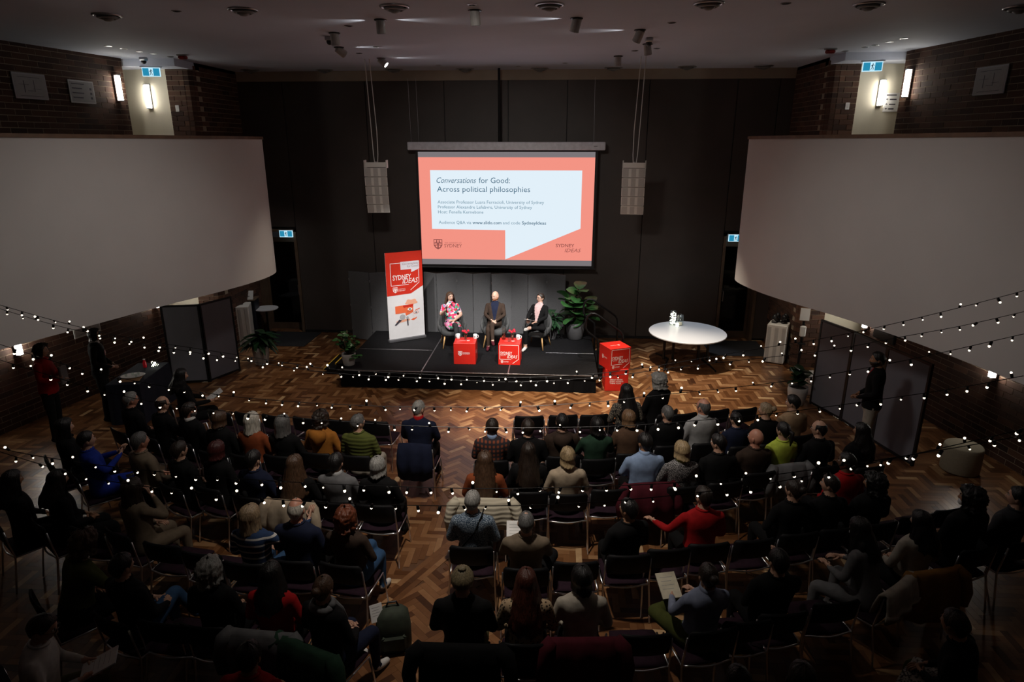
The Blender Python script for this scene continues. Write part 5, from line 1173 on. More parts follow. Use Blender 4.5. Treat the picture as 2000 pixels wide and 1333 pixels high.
def make_people():
    tmp = []
    for sp in PEOPLE:
        V, F, Lb, hands, HM = fuse_sources(sp)
        me = bpy.data.meshes.new('src'); me.from_pydata([tuple(v) for v in V], [], F); me.update()
        o = bpy.data.objects.new('src', me); col.objects.link(o)
        m = o.modifiers.new('fuse', 'REMESH'); m.mode = 'VOXEL'; m.voxel_size = sp['voxel']
        m2 = o.modifiers.new('soft', 'SMOOTH'); m2.factor = .5; m2.iterations = 3
        kd = kdtree.KDTree(len(V))
        for i, v in enumerate(V): kd.insert(v, i)
        kd.balance(); tmp.append((sp, o, me, kd, Lb, hands, HM))
    dg = bpy.context.evaluated_depsgraph_get()
    for i, (sp, o, me, kd, Lb, hands, HM) in enumerate(tmp):
        ev = o.evaluated_get(dg); em = ev.to_mesh()
        n = len(em.vertices); co = np.empty(n * 3); em.vertices.foreach_get('co', co); co = co.reshape(-1, 3)
        FF = [tuple(p.vertices) for p in em.polygons]; ev.to_mesh_clear()
        vl = [Lb[kd.find(c)[1]] for c in co.tolist()]
        V2 = [tuple(c) for c in co.tolist()]; F2, L2 = [], []
        inner = sp.get('inner'); hipz = .54 + (0 if sp.get('sit', True) else .42)
        for f in FF:
            ls = [vl[k] for k in f]; l = max(set(ls), key=ls.count)
            if l == 1 and inner:
                c = Vector(np.mean([V2[k] for k in f], 0)) - Vector((0, 0, hipz)); c = Matrix.Rotation(R(sp.get('lean', -6)), 3, 'X') @ (Matrix.Rotation(-R(sp.get('twist', 0)), 3, 'Z') @ c); zz = c.z
                if c.y > .0 and zz > .05 and abs(c.x) < (.012 + .085 * min(1, max(0, zz - .05) / .42)) * sp.get('innerw', 1.): l = 6
            F2.append(f); L2.append(l)
        finger_parts(hands, 0, V2, F2, L2)
        ho = len(V2)
        V2 += [tuple(HM @ Vector(v)) for v in HV]; F2 += [tuple(k + ho for k in f) for f in HF]; L2 += HL
        m3 = bpy.data.meshes.new('person'); m3.from_pydata(V2, [], F2)
        sm = skin_mat(sp['skin']); hname = sp['hair'][1]
        for m in (sm, top_mat(sp['top']), top_mat(sp['trs']), cl(sp['shoe']), M_eyew, M_lip, top_mat(inner) if inner else sm, M_eyed, hair_mat(hname if hname != 'beanie' else 'brown')): m3.materials.append(m)
        m3.polygons.foreach_set('material_index', L2); m3.shade_smooth(); m3.update()
        bpy.data.objects.remove(o); bpy.data.meshes.remove(me)
        p = link('person', m3, None, (sp['x'], sp['y'], sp['z']), (0, 0, R(sp['rot'])), sp['sc'])
        tag(p, sp['label'], 'person', sp.get('group', 'audience members')); sp['ob'] = p
        loc, q, s_ = HM.decompose()
        def on_head(nm, mesh):
            h = bpy.data.objects.new(nm, mesh); col.objects.link(h); h.parent = p; h.location = loc; h.rotation_mode = 'QUATERNION'; h.rotation_quaternion = q; h.scale = s_; return h
        hz_ = .54 + (0 if sp.get('sit', True) else .42); dz_ = 0 if sp.get('sit', True) else .42
        UM = Matrix.Translation((0, 0, hz_)) @ Matrix.Rotation(R(sp.get('twist', 0)), 4, 'Z') @ Matrix.Rotation(-R(sp.get('lean', -6)), 4, 'X') @ Matrix.Translation((0, 0, dz_ - hz_))
        if sp['hair'][0] != 'bald': on_head('knitted_hat' if sp['hair'][0] == 'beanie' else 'hair', hair_cached(sp['hair'][0], sp['hair'][1], i))
        if sp.get('glasses'): on_head('glasses', GLASSES)
        if sp.get('beard'): on_head('beard', beard_mesh(sp['beard']))
        if sp.get('hood'):
            b = MB(); b.rings([[(.13 * f * math.cos(a), -.10 - .075 * f2 * (math.sin(a) * .5 + .5) * 1.0 + .03 * math.cos(a) ** 2, zz + .03 * math.sin(a)) for a in [2 * math.pi * k / 18 for k in range(18)]] for f, f2, zz in ((.75, .6, 1.09), (1.0, 1.2, 1.07), (.95, 1.5, 1.0), (.6, 1.3, .92), (.2, 1.1, .88))]); h = b.build('hood', top_mat(sp['top']), p, smooth=True); h.matrix_local = UM
        if not sp.get('collar') and not sp.get('inner'):
            MB().tube([(.069 * math.cos(a), .066 * math.sin(a) - .001, 1.093 + .006 * math.sin(a) * -1) for a in [2 * math.pi * k / 20 for k in range(21)]], .0115, 6).build('neckband', top_mat(sp['top']), p, smooth=True).matrix_local = UM
        if sp.get('collar'):
            b = MB(); b.rings([[((.062 + e) * math.cos(a), (.064 + e) * math.sin(a) - .002, z_) for a in [2 * math.pi * k / 18 for k in range(18)]] for e, z_ in ((.012, 1.06), (.006, 1.10), (.004, 1.14), (.0, 1.135))], cap=False); b.build('collar', top_mat(sp['collar']), p, smooth=True).matrix_local = UM
        if sp.get('scarf'):
            b = MB(); b.tube([(.085 * math.cos(a), .08 * math.sin(a) - .015, 1.08 + .012 * math.sin(3 * a)) for a in [2 * math.pi * k / 20 for k in range(21)]], .032, 8); b.tube([(.05, .06, 1.06), (.07, .11, .95), (.08, .13, .82)], [.03, .03, .035], 8, True, .5); b.build('scarf', top_mat(sp['scarf']), p, smooth=True).matrix_local = UM
        if sp.get('strap'):
            MB().tube([(.11, .06, 1.08), (.10, -.06, 1.09), (.03, -.15, .95), (-.08, -.155, .80), (-.17, -.1, .68)], .013, 6, True, .5).build('bag_strap', cl('black'), p).matrix_local = UM
        if sp.get('mask'):
            MB().ball((0, .07, -.06), .05, 12, 8, (.95, .75, .75)).mesh('face_mask', M_paper, True); 
            on_head('face_mask', bpy.data.meshes['face_mask'])
# ------------------------------------------------------------------ stacking chairs of the audience
M_seat = mat('seat_plum', (.02, .008, .015), .9, spec=.2, vary=.2, nscale=30, bump=.2); M_back = mat('chair_black', (.005, .005, .006), .6, spec=.25, vary=.1)
def chair_meshes():
    b = MB(); rows = []
    for y, dz, w_ in ((-.20, -.012, .205), (-.17, .0, .215), (.0, -.008, .22), (.18, -.002, .215), (.235, -.015, .205), (.25, -.04, .19)):
        rows.append([(-w_, y, .45 + dz), (-w_ * .5, y, .455 + dz), (0, y, .452 + dz), (w_ * .5, y, .455 + dz), (w_, y, .45 + dz), (w_ * .98, y, .42 + dz * .5), (0, y, .418 + dz * .5), (-w_ * .98, y, .42 + dz * .5)])
    seat = b.rings(rows).mesh('seat', M_seat, True)
    b = MB(); rows = []
    for z, yo, w_, cv in ((.585, -.215, .19, .02), (.60, -.22, .215, .028), (.70, -.235, .222, .035), (.80, -.252, .222, .035), (.83, -.258, .2, .03)):
        f = [(w_ * u, yo - .012 - cv * (1 - u * u), z) for u in (-1, -.6, -.2, .2, .6, 1)]; rows.append(f + [(x, y + .022, z) for x, y, _ in f[::-1]])
    back = b.rings(rows).mesh('backrest', M_back, True)
    legs = {}
    for nm, s in (('l', -1), ('r', 1)):
        b = MB(); b.tube([(s * .235, .2, .43), (s * .245, .235, .2), (s * .25, .26, .006)], .0095, 8); f_ = b.mesh('front', M_chrome, True)
        b = MB(); b.tube([(s * .228, -.245, .76), (s * .232, -.225, .6), (s * .236, -.2, .43), (s * .245, -.24, .2), (s * .25, -.27, .006)], .0095, 8); r_ = b.mesh('rear', M_chrome, True)
        b = MB(); b.tube([(s * .236, -.2, .425), (s * .236, .2, .425)], .009, 8); sr = b.mesh('side', M_chrome, True); legs[nm] = (f_, r_, sr)
    b = MB(); b.tube([(-.236, -.2, .425)] + [(.236 * u, -.2 - .035 * math.cos(u * math.pi / 2), .425 - .006 * math.cos(u * math.pi)) for u in (-.75, -.5, -.25, 0, .25, .5, .75)] + [(.236, -.2, .425)], .009, 8); rail = b.mesh('seat_rail', M_chrome, True)
    return seat, back, legs, rail
SEAT, BACKR, LEGM, RAIL = chair_meshes()
def chair(x, y, rot, label, group='audience chairs'):
    t = thing('stacking_chair', label, 'chair', (x, y, 0), R(rot), group)
    link('seat', SEAT, t); link('backrest', BACKR, t); link('seat_rail', RAIL, t)
    for k in 'lr':
        for nm, me in zip(('leg', 'leg', 'side_rail'), LEGM[k]): link(nm, me, t)
    return t
def face(x, y): return -math.degrees(math.atan2(-.2 - x, 13.8 - y))
CH = {}
arng = random.Random(21)
def aud(key, x, y, label, who, rot=None, dy=None, nochair=False, **kw):
    f = face(x, y); r = rot if rot is not None else f * .45
    hy = kw.pop('hy', None)
    if hy is None: hy = (f - r) * .85 + arng.uniform(-7, 7)
    kw.setdefault('lean', arng.uniform(-9, 0)); kw.setdefault('hp', arng.uniform(-3, 3)); kw.setdefault('belly', arng.choice([0, 0, .01, .025]))
    person(key, x, y, r, label, who, hy=hy, **kw)
    if not nochair:
        CH[key] = (x, y, r); chair(x, y, r, 'black chair with chrome legs under ' + who)
F = dict(g='f')
# left block, from the stage backwards
aud('a1', -4.88, 8.25, 'grey-haired man in black glasses and black top, by the navy cloth table', 'grey-haired man by the navy table', top='black', hair=('short', 'grey'), skin='ruddy', glasses=1, rot=-30)
aud('a2', -4.34, 8.09, 'bald-topped dark-haired man in glasses and black, beside the grey-haired man in glasses', 'bald-topped man in glasses', top='black', hair=('balding', 'dkbrown'), skin='light', glasses=1, rot=-28, arms='notes')
aud('a3', -3.81, 7.98, 'dark-haired man with glasses, grey beard and a white collar line', 'bearded man with white collar', top='black', collar='white', hair=('short', 'dkbrown'), beard='dkgrey', skin='ruddy', glasses=1, rot=-24)
aud('a4', -3.27, 7.72, 'woman with straight brown hair and black top beside the silver-haired woman', 'straight brown-haired woman', top='black', hair=('bob', 'brown'), collar='grey', **F)
aud('a5', -2.81, 7.66, 'woman with long silver-blond hair and rust jumper in the left block', 'silver-blond woman in rust', top='rust', hair=('wavy', 'silver'), arms='hands', **F)
aud('a6', -2.36, 7.68, 'woman with wavy grey shoulder-length hair in black', 'wavy grey-haired woman in black', top='black', hair=('wavy', 'dkgrey'), **F)
aud('a7', -1.92, 7.80, 'person with dark hair in a hooded mustard jacket seen from behind', 'person in the mustard hooded jacket', top='mustard', hair=('curly', 'dkbrown'), hood=1, **F)
aud('a8', -1.38, 7.76, 'person with short grey hair in a quilted green jacket', 'person in the quilted green jacket', top='quiltgreen', hair=('short', 'dkgrey'), trs='oat', hy=-35)
aud('a9', -.66, 8.12, 'grey-haired man in a dark coat with red scarf, alone at the aisle', 'man in dark coat at the aisle', top='navy', collar='red', hair=('crop', 'grey'), sc_=1.03, hy=-30, belly=.03, arms='knees')
aud('note', -4.71, 9.28, 'woman with long black hair reading a white paper before the partition', 'woman reading a white paper', top='black', hair=('long', 'black'), rot=-50, hy=0, arms='notes', **F)
aud('b13', -5.15, 7.3, 'dark-clothed person with lit face at the far end beside the brick wall', 'dark person beside the brick wall', top='black', hair=('wavy', 'black'), rot=-40, **F)
aud('b14', -4.56, 6.98, 'person in a bright blue jumper clapping raised hands', 'person in bright blue clapping', top='blue', trs='blue', hair=('short', 'black'), rot=-45, arms='clap')
aud('b15', -3.84, 6.9, 'grey-haired man in a taupe jumper seen from the side, left block', 'grey-haired man in taupe jumper', top='taupe', hair=('short', 'dkgrey'), skin='ruddy', rot=-28, arms='outl' if False else 'lap', sc_=1.03, belly=.03)
aud('b16', -3.26, 6.81, 'dark-haired man in black behind the woman with straight brown hair', 'dark-haired man in black', top='black', hair=('short', 'dkbrown'), rot=-26)
aud('b17', -2.83, 6.82, 'woman with plum-tinted hair and black top', 'woman with plum-tinted hair', top='black', hair=('bob', 'plum'), rot=-20, **F)
aud('b18', -2.27, 6.66, 'dark-haired man in navy with red trousers and white shoes', 'man in navy with red trousers', top='navy', trs='red', shoe='white', hair=('short', 'black'), legs='cross', rot=-18)
aud('b19', -1.76, 6.58, 'woman with very long brown hair before a beige draped jacket', 'woman with very long brown hair', top='black', hair=('vlong', 'brown'), **F)
aud('b20', -1.30, 6.62, 'black-haired man in a charcoal grey shirt', 'black-haired man in charcoal shirt', top='grey', collar='ltgrey', hair=('short', 'black'), arms='hands')
aud('b21', -.80, 6.59, 'woman with short ash-grey hair in black at the left aisle end', 'ash-haired woman at the aisle', top='black', hair=('bob', 'grey'), hp=4, **F)
aud('c22', -4.70, 5.94, 'dark-haired person in dark clothes at the left frame edge', 'dark person at left frame edge', top='black', hair=('long', 'black'), skin='tan', rot=-35, **F)
aud('c23', -4.23, 5.96, 'person with long black hair, second from the left frame edge', 'long black-haired person near the edge', top='black', hair=('long', 'black'), skin='tan', rot=-35, **F)
aud('c24', -3.28, 5.85, 'woman with dark hair and glasses resting her chin on her hand', 'woman resting chin on hand', top='taupe', hair=('wavy', 'dkbrown'), glasses=1, rot=-24, arms='chin', trs='taupe', **F)
aud('c25', -1.78, 5.46, 'woman with ash-blond bob in a blue and white striped jumper', 'woman in the striped jumper', top='stripes', hair=('wavy', 'sandy'), trs='denim', arms='outr', hy=-20, **F)
aud('c26', -1.34, 5.53, 'bald man in a dark navy jacket beside the striped jumper', 'bald man in navy jacket', top='navy', hair=('balding', 'silver'), skin='ruddy', sc_=1.03, belly=.03)
aud('c27', -.82, 5.5, 'woman with curly red hair in a brown jumper and jeans', 'curly red-haired woman', top='dkbrown', hair=('curly', 'red'), trs='denim', shoe='white', legs='crossl', rot=-8, **F)
aud('d28', -3.25, 4.76, 'brown-haired person in cream holding a hand to the mouth', 'brown-haired person in cream', top='olive', collar='white', hair=('curly', 'brown'), rot=-38, lean=14, arms='chin')
aud('d29', -2.52, 4.62, 'person in black with blue jeans in the dark left rows', 'person in black with jeans', top='black', trs='denim', hair=('short', 'black'), rot=-20, legs='cross')
aud('d30', -1.74, 4.6, 'woman with curly grey hair in black beside the red jumper', 'curly grey-haired woman', top='black', hair=('curly', 'grey'), **F)
aud('d31', -1.19, 4.55, 'woman with black hair in a dark red jumper before a grey draped jacket', 'black-haired woman in red jumper', top='red', hair=('long', 'black'), **F)
aud('d32', -.67, 4.41, 'brown-haired person with grey scarf turning to the side, near the aisle', 'person with grey scarf', top='black', trs='navy', scarf='grey', hair=('bun', 'brown'), shoe='white', rot=-22, **F)
aud('e33', -2.79, 3.75, 'man in white shirt and glasses writing on a notepad in the near corner', 'man in white writing notes', top='white', trs='khaki', hair=('short', 'dkbrown'), glasses=1, rot=-62, hy=-8, hp=-14, lean=10, arms='notes', legs='wide')
aud('e34', -.95, 3.62, 'person in black with a red cuff at the near frame edge', 'person with red cuff at the edge', top='red', hair=('short', 'black'), skin='tan', arms='hands')
# right block
aud('f35', 2.28, 9.05, 'woman with long black hair and a patterned shawl near the red cubes', 'woman in the patterned shawl', top='shawl', hair=('vlong', 'black'), skin='tan', rot=12, **F)
aud('f36', 2.78, 9.45, 'man with grey curly hair and long grey beard in black', 'grey-bearded man in black', top='black', hair=('curly', 'grey'), beard='silver', rot=38, hy=15, arms='hands', sc_=1.04)
aud('f37', .40, 7.75, 'dark-haired person in a red plaid shirt at the right aisle end', 'person in the plaid shirt', top='plaid', hair=('short', 'dkbrown'), collar='ltblue')
aud('f38', .87, 7.70, 'dark-haired person in plain black beside the plaid shirt', 'person beside the plaid shirt', top='black', hair=('short', 'dkbrown'))
aud('f39', 1.31, 7.93, 'black-haired person in a brown hooded jacket', 'person in the brown hooded jacket', top='dkbrown', hair=('short', 'black'), hood=1)
aud('f40', 1.76, 7.89, 'person in dark green with a white booklet on the lap', 'person with a white booklet', top='green', hair=('bob', 'black'), arms='notes', **F)
aud('f41', 2.21, 8.08, 'woman with light brown hair in a brown jumper', 'woman in brown jumper', top='brown', hair=('bob', 'ltbrown'), **F)
aud('f42', 2.74, 8.35, 'man with short grey-brown hair in black, hand on shoulder', 'short-haired man in black', top='black', hair=('crop', 'dkgrey'))
aud('f43', 3.25, 8.46, 'greying balding man in glasses and a pale grey jumper', 'balding man in pale grey', top='ltgrey', collar='ltgrey', hair=('balding', 'dkgrey'), skin='ruddy', glasses=1, hy=25, sc_=1.04)
aud('f45', 3.72, 8.4, 'small person in navy beside the pale grey jumper', 'small person in navy', top='navy', hair=('short', 'black'), sc_=.9)
aud('f44', 4.12, 8.5, 'woman with sandy pinned-up hair and black jacket', 'woman with pinned-up sandy hair', top='black', hair=('bun', 'sandy'), hy=38, **F)
aud('f46', 4.60, 8.79, 'black-haired man in a tan jumper at the outer end', 'man in tan jumper', top='tan', hair=('short', 'black'), hy=35)
aud('g47', .41, 6.78, 'woman with long auburn-brown hair in a rust top, cream jacket behind', 'long-haired woman in rust top', top='rust', hair=('vlong', 'brown'), **F)
aud('g48', .91, 7.0, 'woman with long dark wavy hair in black', 'long wavy dark-haired woman', top='black', hair=('vlong', 'dkbrown'), **F)
aud('g49', 1.37, 6.98, 'woman with blond hair in a beige trench coat', 'blond woman in beige trench', top='beige', hair=('bob', 'blond'), collar='beige', **F)
aud('g50', 2.32, 7.27, 'black-haired man in a light blue shirt', 'man in light blue shirt', top='ltblue', hair=('short', 'black'), collar='ltblue', skin='tan', arms='crossed', hy=22, sc_=1.03)
aud('g51', 2.74, 7.25, 'woman with blond bob, lime collar and speckled jacket', 'blond woman in speckled jacket', top='speckle', collar='lime', hair=('bob', 'blond'), arms='hands', **F)
aud('g52', 3.24, 7.38, 'dark-haired person in black looking aside, next to the speckled jacket', 'dark-haired person looking aside', top='black', hair=('short', 'black'), hy=35)
aud('g53', 3.72, 7.66, 'bald man with a brown leather jacket', 'bald man in brown jacket', top='dkbrown', hair=('bald', 'grey'), skin='ruddy', hy=32)
aud('g54', 4.14, 7.88, 'woman with dark ponytail in a lime green top', 'woman in lime green top', top='lime', hair=('pony', 'black'), sleeve=.6, **F)
aud('g55', 4.63, 7.89, 'man with thinning dark hair and glasses in a black jacket', 'man in black jacket and glasses', top='black', hair=('balding', 'black'), glasses=1, hy=35)
aud('g56', 5.14, 7.9, 'person with long black hair beside the standing man', 'long black-haired person on the end', top='black', hair=('long', 'black'), skin='tan', hy=30, **F)
aud('h57', .38, 5.88, 'woman with short grey hair, blue tweed cardigan and bag strap', 'woman in blue tweed cardigan', top='tweed', hair=('short', 'grey'), strap=1, hp=-6, hy=-6, baggy=1, **F)
aud('h58', .95, 5.57, 'man with cropped grey hair in an olive-brown jumper', 'man in olive-brown jumper', top='taupe', hair=('crop', 'dkgrey'), arms='notes', legs='anklem', shoe='cream', hp=-8)
aud('h59', 1.95, 5.85, 'black-haired man in black leaning sideways behind empty chairs', 'black-haired man leaning sideways', top='black', hair=('short', 'black'), skin='tan', twist=20, hy=25)
aud('h60', 2.78, 6.1, 'dark-haired person in a red jumper stretching one arm out', 'person in red stretching an arm', top='red', hair=('short', 'dkbrown'), arms='outl', hy=18)
aud('h61', 3.76, 6.35, 'person with pinned dark brown hair in black near the grey jacket', 'person with pinned dark hair', top='black', hair=('bun', 'dkbrown'), hy=20, **F)
aud('h62', 4.2, 6.47, 'person in black with an ear ring and dark hair', 'person with the ear ring', top='black', hair=('short', 'dkbrown'), hy=40, **F)
aud('h63', 4.68, 6.6, 'person with thick black hair in black', 'person with thick black hair', top='black', hair=('curly', 'black'), skin='tan', hy=38)
aud('h64', 4.6, 7.0, 'person in a red jumper half hidden behind thick black hair', 'half-hidden person in red', top='red', hair=('short', 'black'), skin='dark', hy=40, nochair=True)
aud('i65', .47, 4.52, 'man in an olive knitted hat and black coat beside the aisle', 'man in the olive knitted hat', top='black', trs='khaki', shoe='tan', hair=('beanie', 'beanie'), legs='crossl', sc_=1.04, belly=.03)
aud('i66', 1.0, 4.59, 'woman with very long red-brown hair in leopard print', 'woman in leopard print', top='leopard', hair=('vlong', 'auburn'), **F)
aud('i67', 1.47, 4.66, 'woman with black hair in an oat-coloured jumper', 'black-haired woman in oat jumper', top='oat', hair=('bob', 'black'), **F)
aud('i68', 2.53, 4.85, 'woman with pinned dark hair in a powder blue jumper and green trousers', 'woman in powder blue jumper', top='powder', collar='powder', trs='olive', shoe='cream', hair=('bun', 'dkbrown'), legs='ankle', rot=14, arms='notes', **F)
aud('i69', 3.2, 5.1, 'person in black raising a finger, in the dark right rows', 'person raising a finger', top='black', hair=('short', 'black'), arms='gesture')
aud('i70', 4.27, 5.51, 'person in a white face mask and grey clothes leaning forward', 'person in mask and grey', top='grey', trs='grey', hair=('long', 'black'), mask=1, rot=40, arms='notes', lean=12, legs='wide', **F)
aud('i71', 4.8, 5.78, 'person with dark hair in an oat jumper beside the face mask', 'person in oat beside the mask', top='oat', hair=('long', 'black'), hy=20, **F)
aud('i72', 5.47, 6.2, 'large dark-clothed person in a white face mask by the right wall', 'dark person in mask by the wall', top='black', hair=('curly', 'black'), mask=1, skin='tan', sc_=1.05, hy=30)
aud('i73', 6.04, 6.37, 'person with dark hair at the right frame edge in dark clothes', 'dark-haired person at right edge', top='charcoal', hair=('short', 'black'), hy=30)
aud('j74', 4.42, 4.25, 'person in black with a patterned cloth over the knees', 'person with patterned cloth', top='black', trs='olive', hair=('short', 'dkbrown'), skin='tan', rot=45, lean=10, arms='hands', legs='wide')
aud('j75', 2.95, 3.72, 'person with dark brown hair at the bottom of the frame', 'dark brown-haired person at the bottom', top='maroon', hair=('long', 'dkbrown'), **F)
aud('j76', 2.5, 3.68, 'person in black with pale cuff at the bottom of the frame', 'person with pale cuff at the bottom', top='black', hair=('short', 'black'))

# empty chairs
emp = [(-3.85, 9.05, 'outermost'), (-3.4, 9.0, 'second from the outer end'), (-2.95, 8.95, 'third from the outer end'), (-2.45, 8.9, 'third from the aisle'), (-1.93, 8.86, 'second from the aisle'), (-1.42, 8.86, 'nearest the aisle, white paper on it')]
for x, y, w_ in emp: chair(x, y, face(x, y) * .45, 'empty black chair in the front left row, ' + w_)
for x, y, w_ in [(.81, 9.2, 'nearest the aisle'), (1.31, 9.27, 'second from the aisle'), (1.77, 9.32, 'beside the patterned shawl'), (3.1, 9.45, 'beside the grey-bearded man'), (3.62, 9.62, 'second beyond the grey-bearded man'), (4.06, 9.7, 'outermost')]: chair(x, y, face(x, y) * .45, 'empty black chair in the front right row, ' + w_)
for x, y, lb in [(-2.27, 5.58, 'empty black chair beside the striped jumper'), (-2.75, 5.7, 'empty black chair beside the chin-resting woman'), (1.85, 7.12, 'empty black chair beside the beige trench coat'), (1.43, 5.7, 'empty black chair with white papers beside the olive-brown jumper'),
                 (2.36, 5.98, 'empty black chair between man in black and red jumper'), (3.26, 6.2, 'empty black chair beyond the red jumper'), (1.98, 4.76, 'empty plum-seated chair beside the oat jumper'), (2.87, 4.98, 'empty plum-seated chair beside the powder blue jumper'),
                 (3.72, 5.28, 'empty dark chair beside the person raising a finger'), (5.16, 6.78, 'empty plum-seated chair beyond the thick black hair'), (5.6, 6.95, 'empty chair nearest the cream pouf'), (-2.12, 4.62, 'empty dark chair beside the curly grey hair'), (-1.85, 3.68, 'empty dark chair in the near left row behind curly grey hair'),
                 (-1.42, 3.64, 'empty dark chair in the near left row behind the red jumper'), (-3.7, 5.9, 'empty dark chair at the outer side of the chin-resting woman'), (1.02, 3.55, 'empty dark chair in the near right row behind leopard print'), (1.55, 3.58, 'empty dark chair in the near right row behind the oat jumper'), (2.03, 3.62, 'empty dark chair in the near right row beside the pale cuff'), (3.45, 3.85, 'empty chrome chair beyond the dark brown hair, near row')]:
    chair(x, y, face(x, y) * .45, lb)

# jackets and coats draped over chair backs
def drape(key, m, label, drop=.45, wd=.29, sleeves=True, name='draped_jacket', seed=0):
    x, y, r = CH[key]; t = thing(name, label, 'jacket', (x, y, 0), R(r)); q = random.Random(seed + 5)
    path = [(-.165, .62), (-.185, .74), (-.215, .85), (-.262, .873), (-.305, .85), (-.335, .72), (-.345, .6), (-.35, .84 - drop)]
    b = MB(); rows = []; n = 16; ph = q.uniform(0, 6)
    for k, (yy, z) in enumerate(path):
        w_ = wd * (1.0 + .1 * (k / 7) * math.sin(k + ph)); row = []
        for i in range(n + 1):
            u = -1 + 2 * i / n; fo = .014 * math.sin(u * 9 + ph) * max(0, k - 3) / 3
            row.append((w_ * u, yy - .035 * (1 - u * u) - fo, z - .03 * u * u * (1 if k < 7 else -1) + .012 * math.sin(u * 7 + ph) * (k == 7)))
        rows.append(row)
    outer = rows; inner = [[(p[0] * .98, p[1] + .018 * (1 if k > 3 else -1), p[2] - (.016 if 1 < k < 5 else 0)) for p in rw] for k, rw in enumerate(rows)]
    b.rings([o + i[::-1] for o, i in zip(outer, inner)]); b.build('body', m, t, smooth=True)
    if sleeves:
        for s in (-1, 1): MB().tube([(s * wd * .86, -.265, .83), (s * (wd + .02), -.3, .77), (s * (wd + .06), -.33, .6), (s * (wd + .05), -.33, .46)], [.06, .07, .06, .05], 10).build('sleeve', m, t, smooth=True)
    return t
drape('g47', top_mat('quiltcream'), 'cream quilted puffer jacket draped behind the long-haired woman in rust', .36, .34, name='puffer_jacket', seed=1)
drape('b19', top_mat('beige'), 'beige jacket draped behind the woman with very long brown hair', .5, .27, seed=2)
drape('g50', top_mat('maroon'), 'maroon padded jacket draped behind the light blue shirt', .5, .3, seed=3)
drape('g54', top_mat('grey'), 'grey jacket draped behind the lime green top', .42, .25, seed=4)
drape('d31', top_mat('grey'), 'grey denim jacket draped behind the red jumper near the aisle', .5, .3, seed=5)
drape('d32', top_mat('green'), 'dark green coat draped behind the person with grey scarf', .6, .31, seed=6)
drape('i67', top_mat('maroon'), 'dark maroon coat draped behind the oat jumper', .62, .3, seed=7)
drape('i70', top_mat('oat'), 'oat-coloured coat draped behind the person in mask and grey', .22, .3, sleeves=False, seed=8)
drape('i71', top_mat('camel'), 'rust-orange coat draped behind the oat jumper near the right wall', .5, .28, seed=9)
drape('i65', top_mat('black'), 'black coat draped behind the man in the olive knitted hat', .66, .36, seed=10)
drape('a9', top_mat('navy'), 'dark navy coat hanging behind the grey-haired man at the aisle', .5, .235, sleeves=False, seed=11)
# patterned cloth over the knees, papers, books, phone, backpack
x, y, r = CH['j74']; t = thing('patterned_cloth', 'pale cloth with dark speckles over the knees of the person in black', 'cloth', (x, y, 0), R(r))
b = MB(); rows = []
for k in range(12):
    v = k / 11; row = []
    for i in range(13):
        u = -1 + i / 6; zz = .62 + .02 * math.sin(5 * u + 3 * v); yy = .05 + .42 * v
        if v > .8: zz -= (v - .8) * 1.1; yy -= (v - .8) * .2
        if abs(u) > .75: zz -= (abs(u) - .75) * .6
        row.append((.30 * u, yy, zz))
    rows.append(row)
b.rings([r_ + [(p[0] * .98, p[1], p[2] - .012) for p in r_[::-1]] for r_ in rows]); b.build('cloth_sheet', top_mat('floral'), t, smooth=True)
def sheet(name, loc, rz, wd, h, label, cat, tilt=0, m=M_paper, th=.003, lines=True):
    t = thing(name, label, cat, loc); t.rotation_euler = (tilt, 0, rz)
    MB().bbox(-wd / 2, wd / 2, -h / 2, h / 2, 0, th, .0008).build('sheet', m, t)
    if lines:
        for k in range(4): MB().box(-wd * .35, wd * (.3 - .1 * (k % 2)), h * (.3 - .15 * k), h * (.3 - .15 * k) + .004, th, th + .0006).build('text_line', mat('print_mid', (.3, .3, .3), .7), t)
    return t
sheet('paper', (-1.42, 8.93, .462), R(5), .21, .1, 'folded white paper on the front chair nearest the aisle', 'paper')
sheet('paper', (1.47, 5.7, .462), R(10), .12, .09, 'small white papers on the empty chair beside the olive-brown jumper', 'paper')
def held(key, name, wd, h, label, cat, m=M_paper, dx=0, dy=.36, dz=.77, tilt=.5, th=.004):
    sp = [p for p in PEOPLE if p['key'] == key][0]; a = R(sp['rot']); c, s = math.cos(a), math.sin(a)
    return sheet(name, (sp['x'] + (dx * c - dy * s) * sp['sc'], sp['y'] + (dx * s + dy * c) * sp['sc'], sp['z'] + dz * sp['sc']), a, wd, h, label, cat, tilt, m, th)
held('note', 'paper', .21, .27, 'white paper held by the long black-haired woman before the partition', 'paper', dy=.42, dz=.78)
held('e33', 'notepad', .21, .28, 'white notepad on the knees of the man in white', 'notepad', dy=.44, dz=.74, tilt=.35, th=.012)
held('h58', 'paper', .2, .24, 'white sheet held by the man in olive-brown jumper', 'paper', dx=-.1, dy=.4, dz=.8)
held('i68', 'notebook', .19, .25, 'cream notebook held by the woman in powder blue', 'notebook', m=mat('notebook_cream', (.6, .55, .42), .8), dx=-.12, dy=.42, dz=.76, th=.014)
held('f40', 'booklet', .2, .14, 'white booklet on the lap of the person in dark green', 'booklet', dx=-.1, dy=.32, dz=.68, tilt=.15)
held('b14', 'smartphone', .08, .16, 'smartphone with pale rim on the knees of the person in blue', 'phone', m=M_blackplastic, dx=.1, dy=.35, dz=.63, tilt=.1, th=.008)
t = thing('backpack', 'dark green backpack with white paper on the floor at the aisle', 'backpack', (-.32, 5.12, 0), R(15))
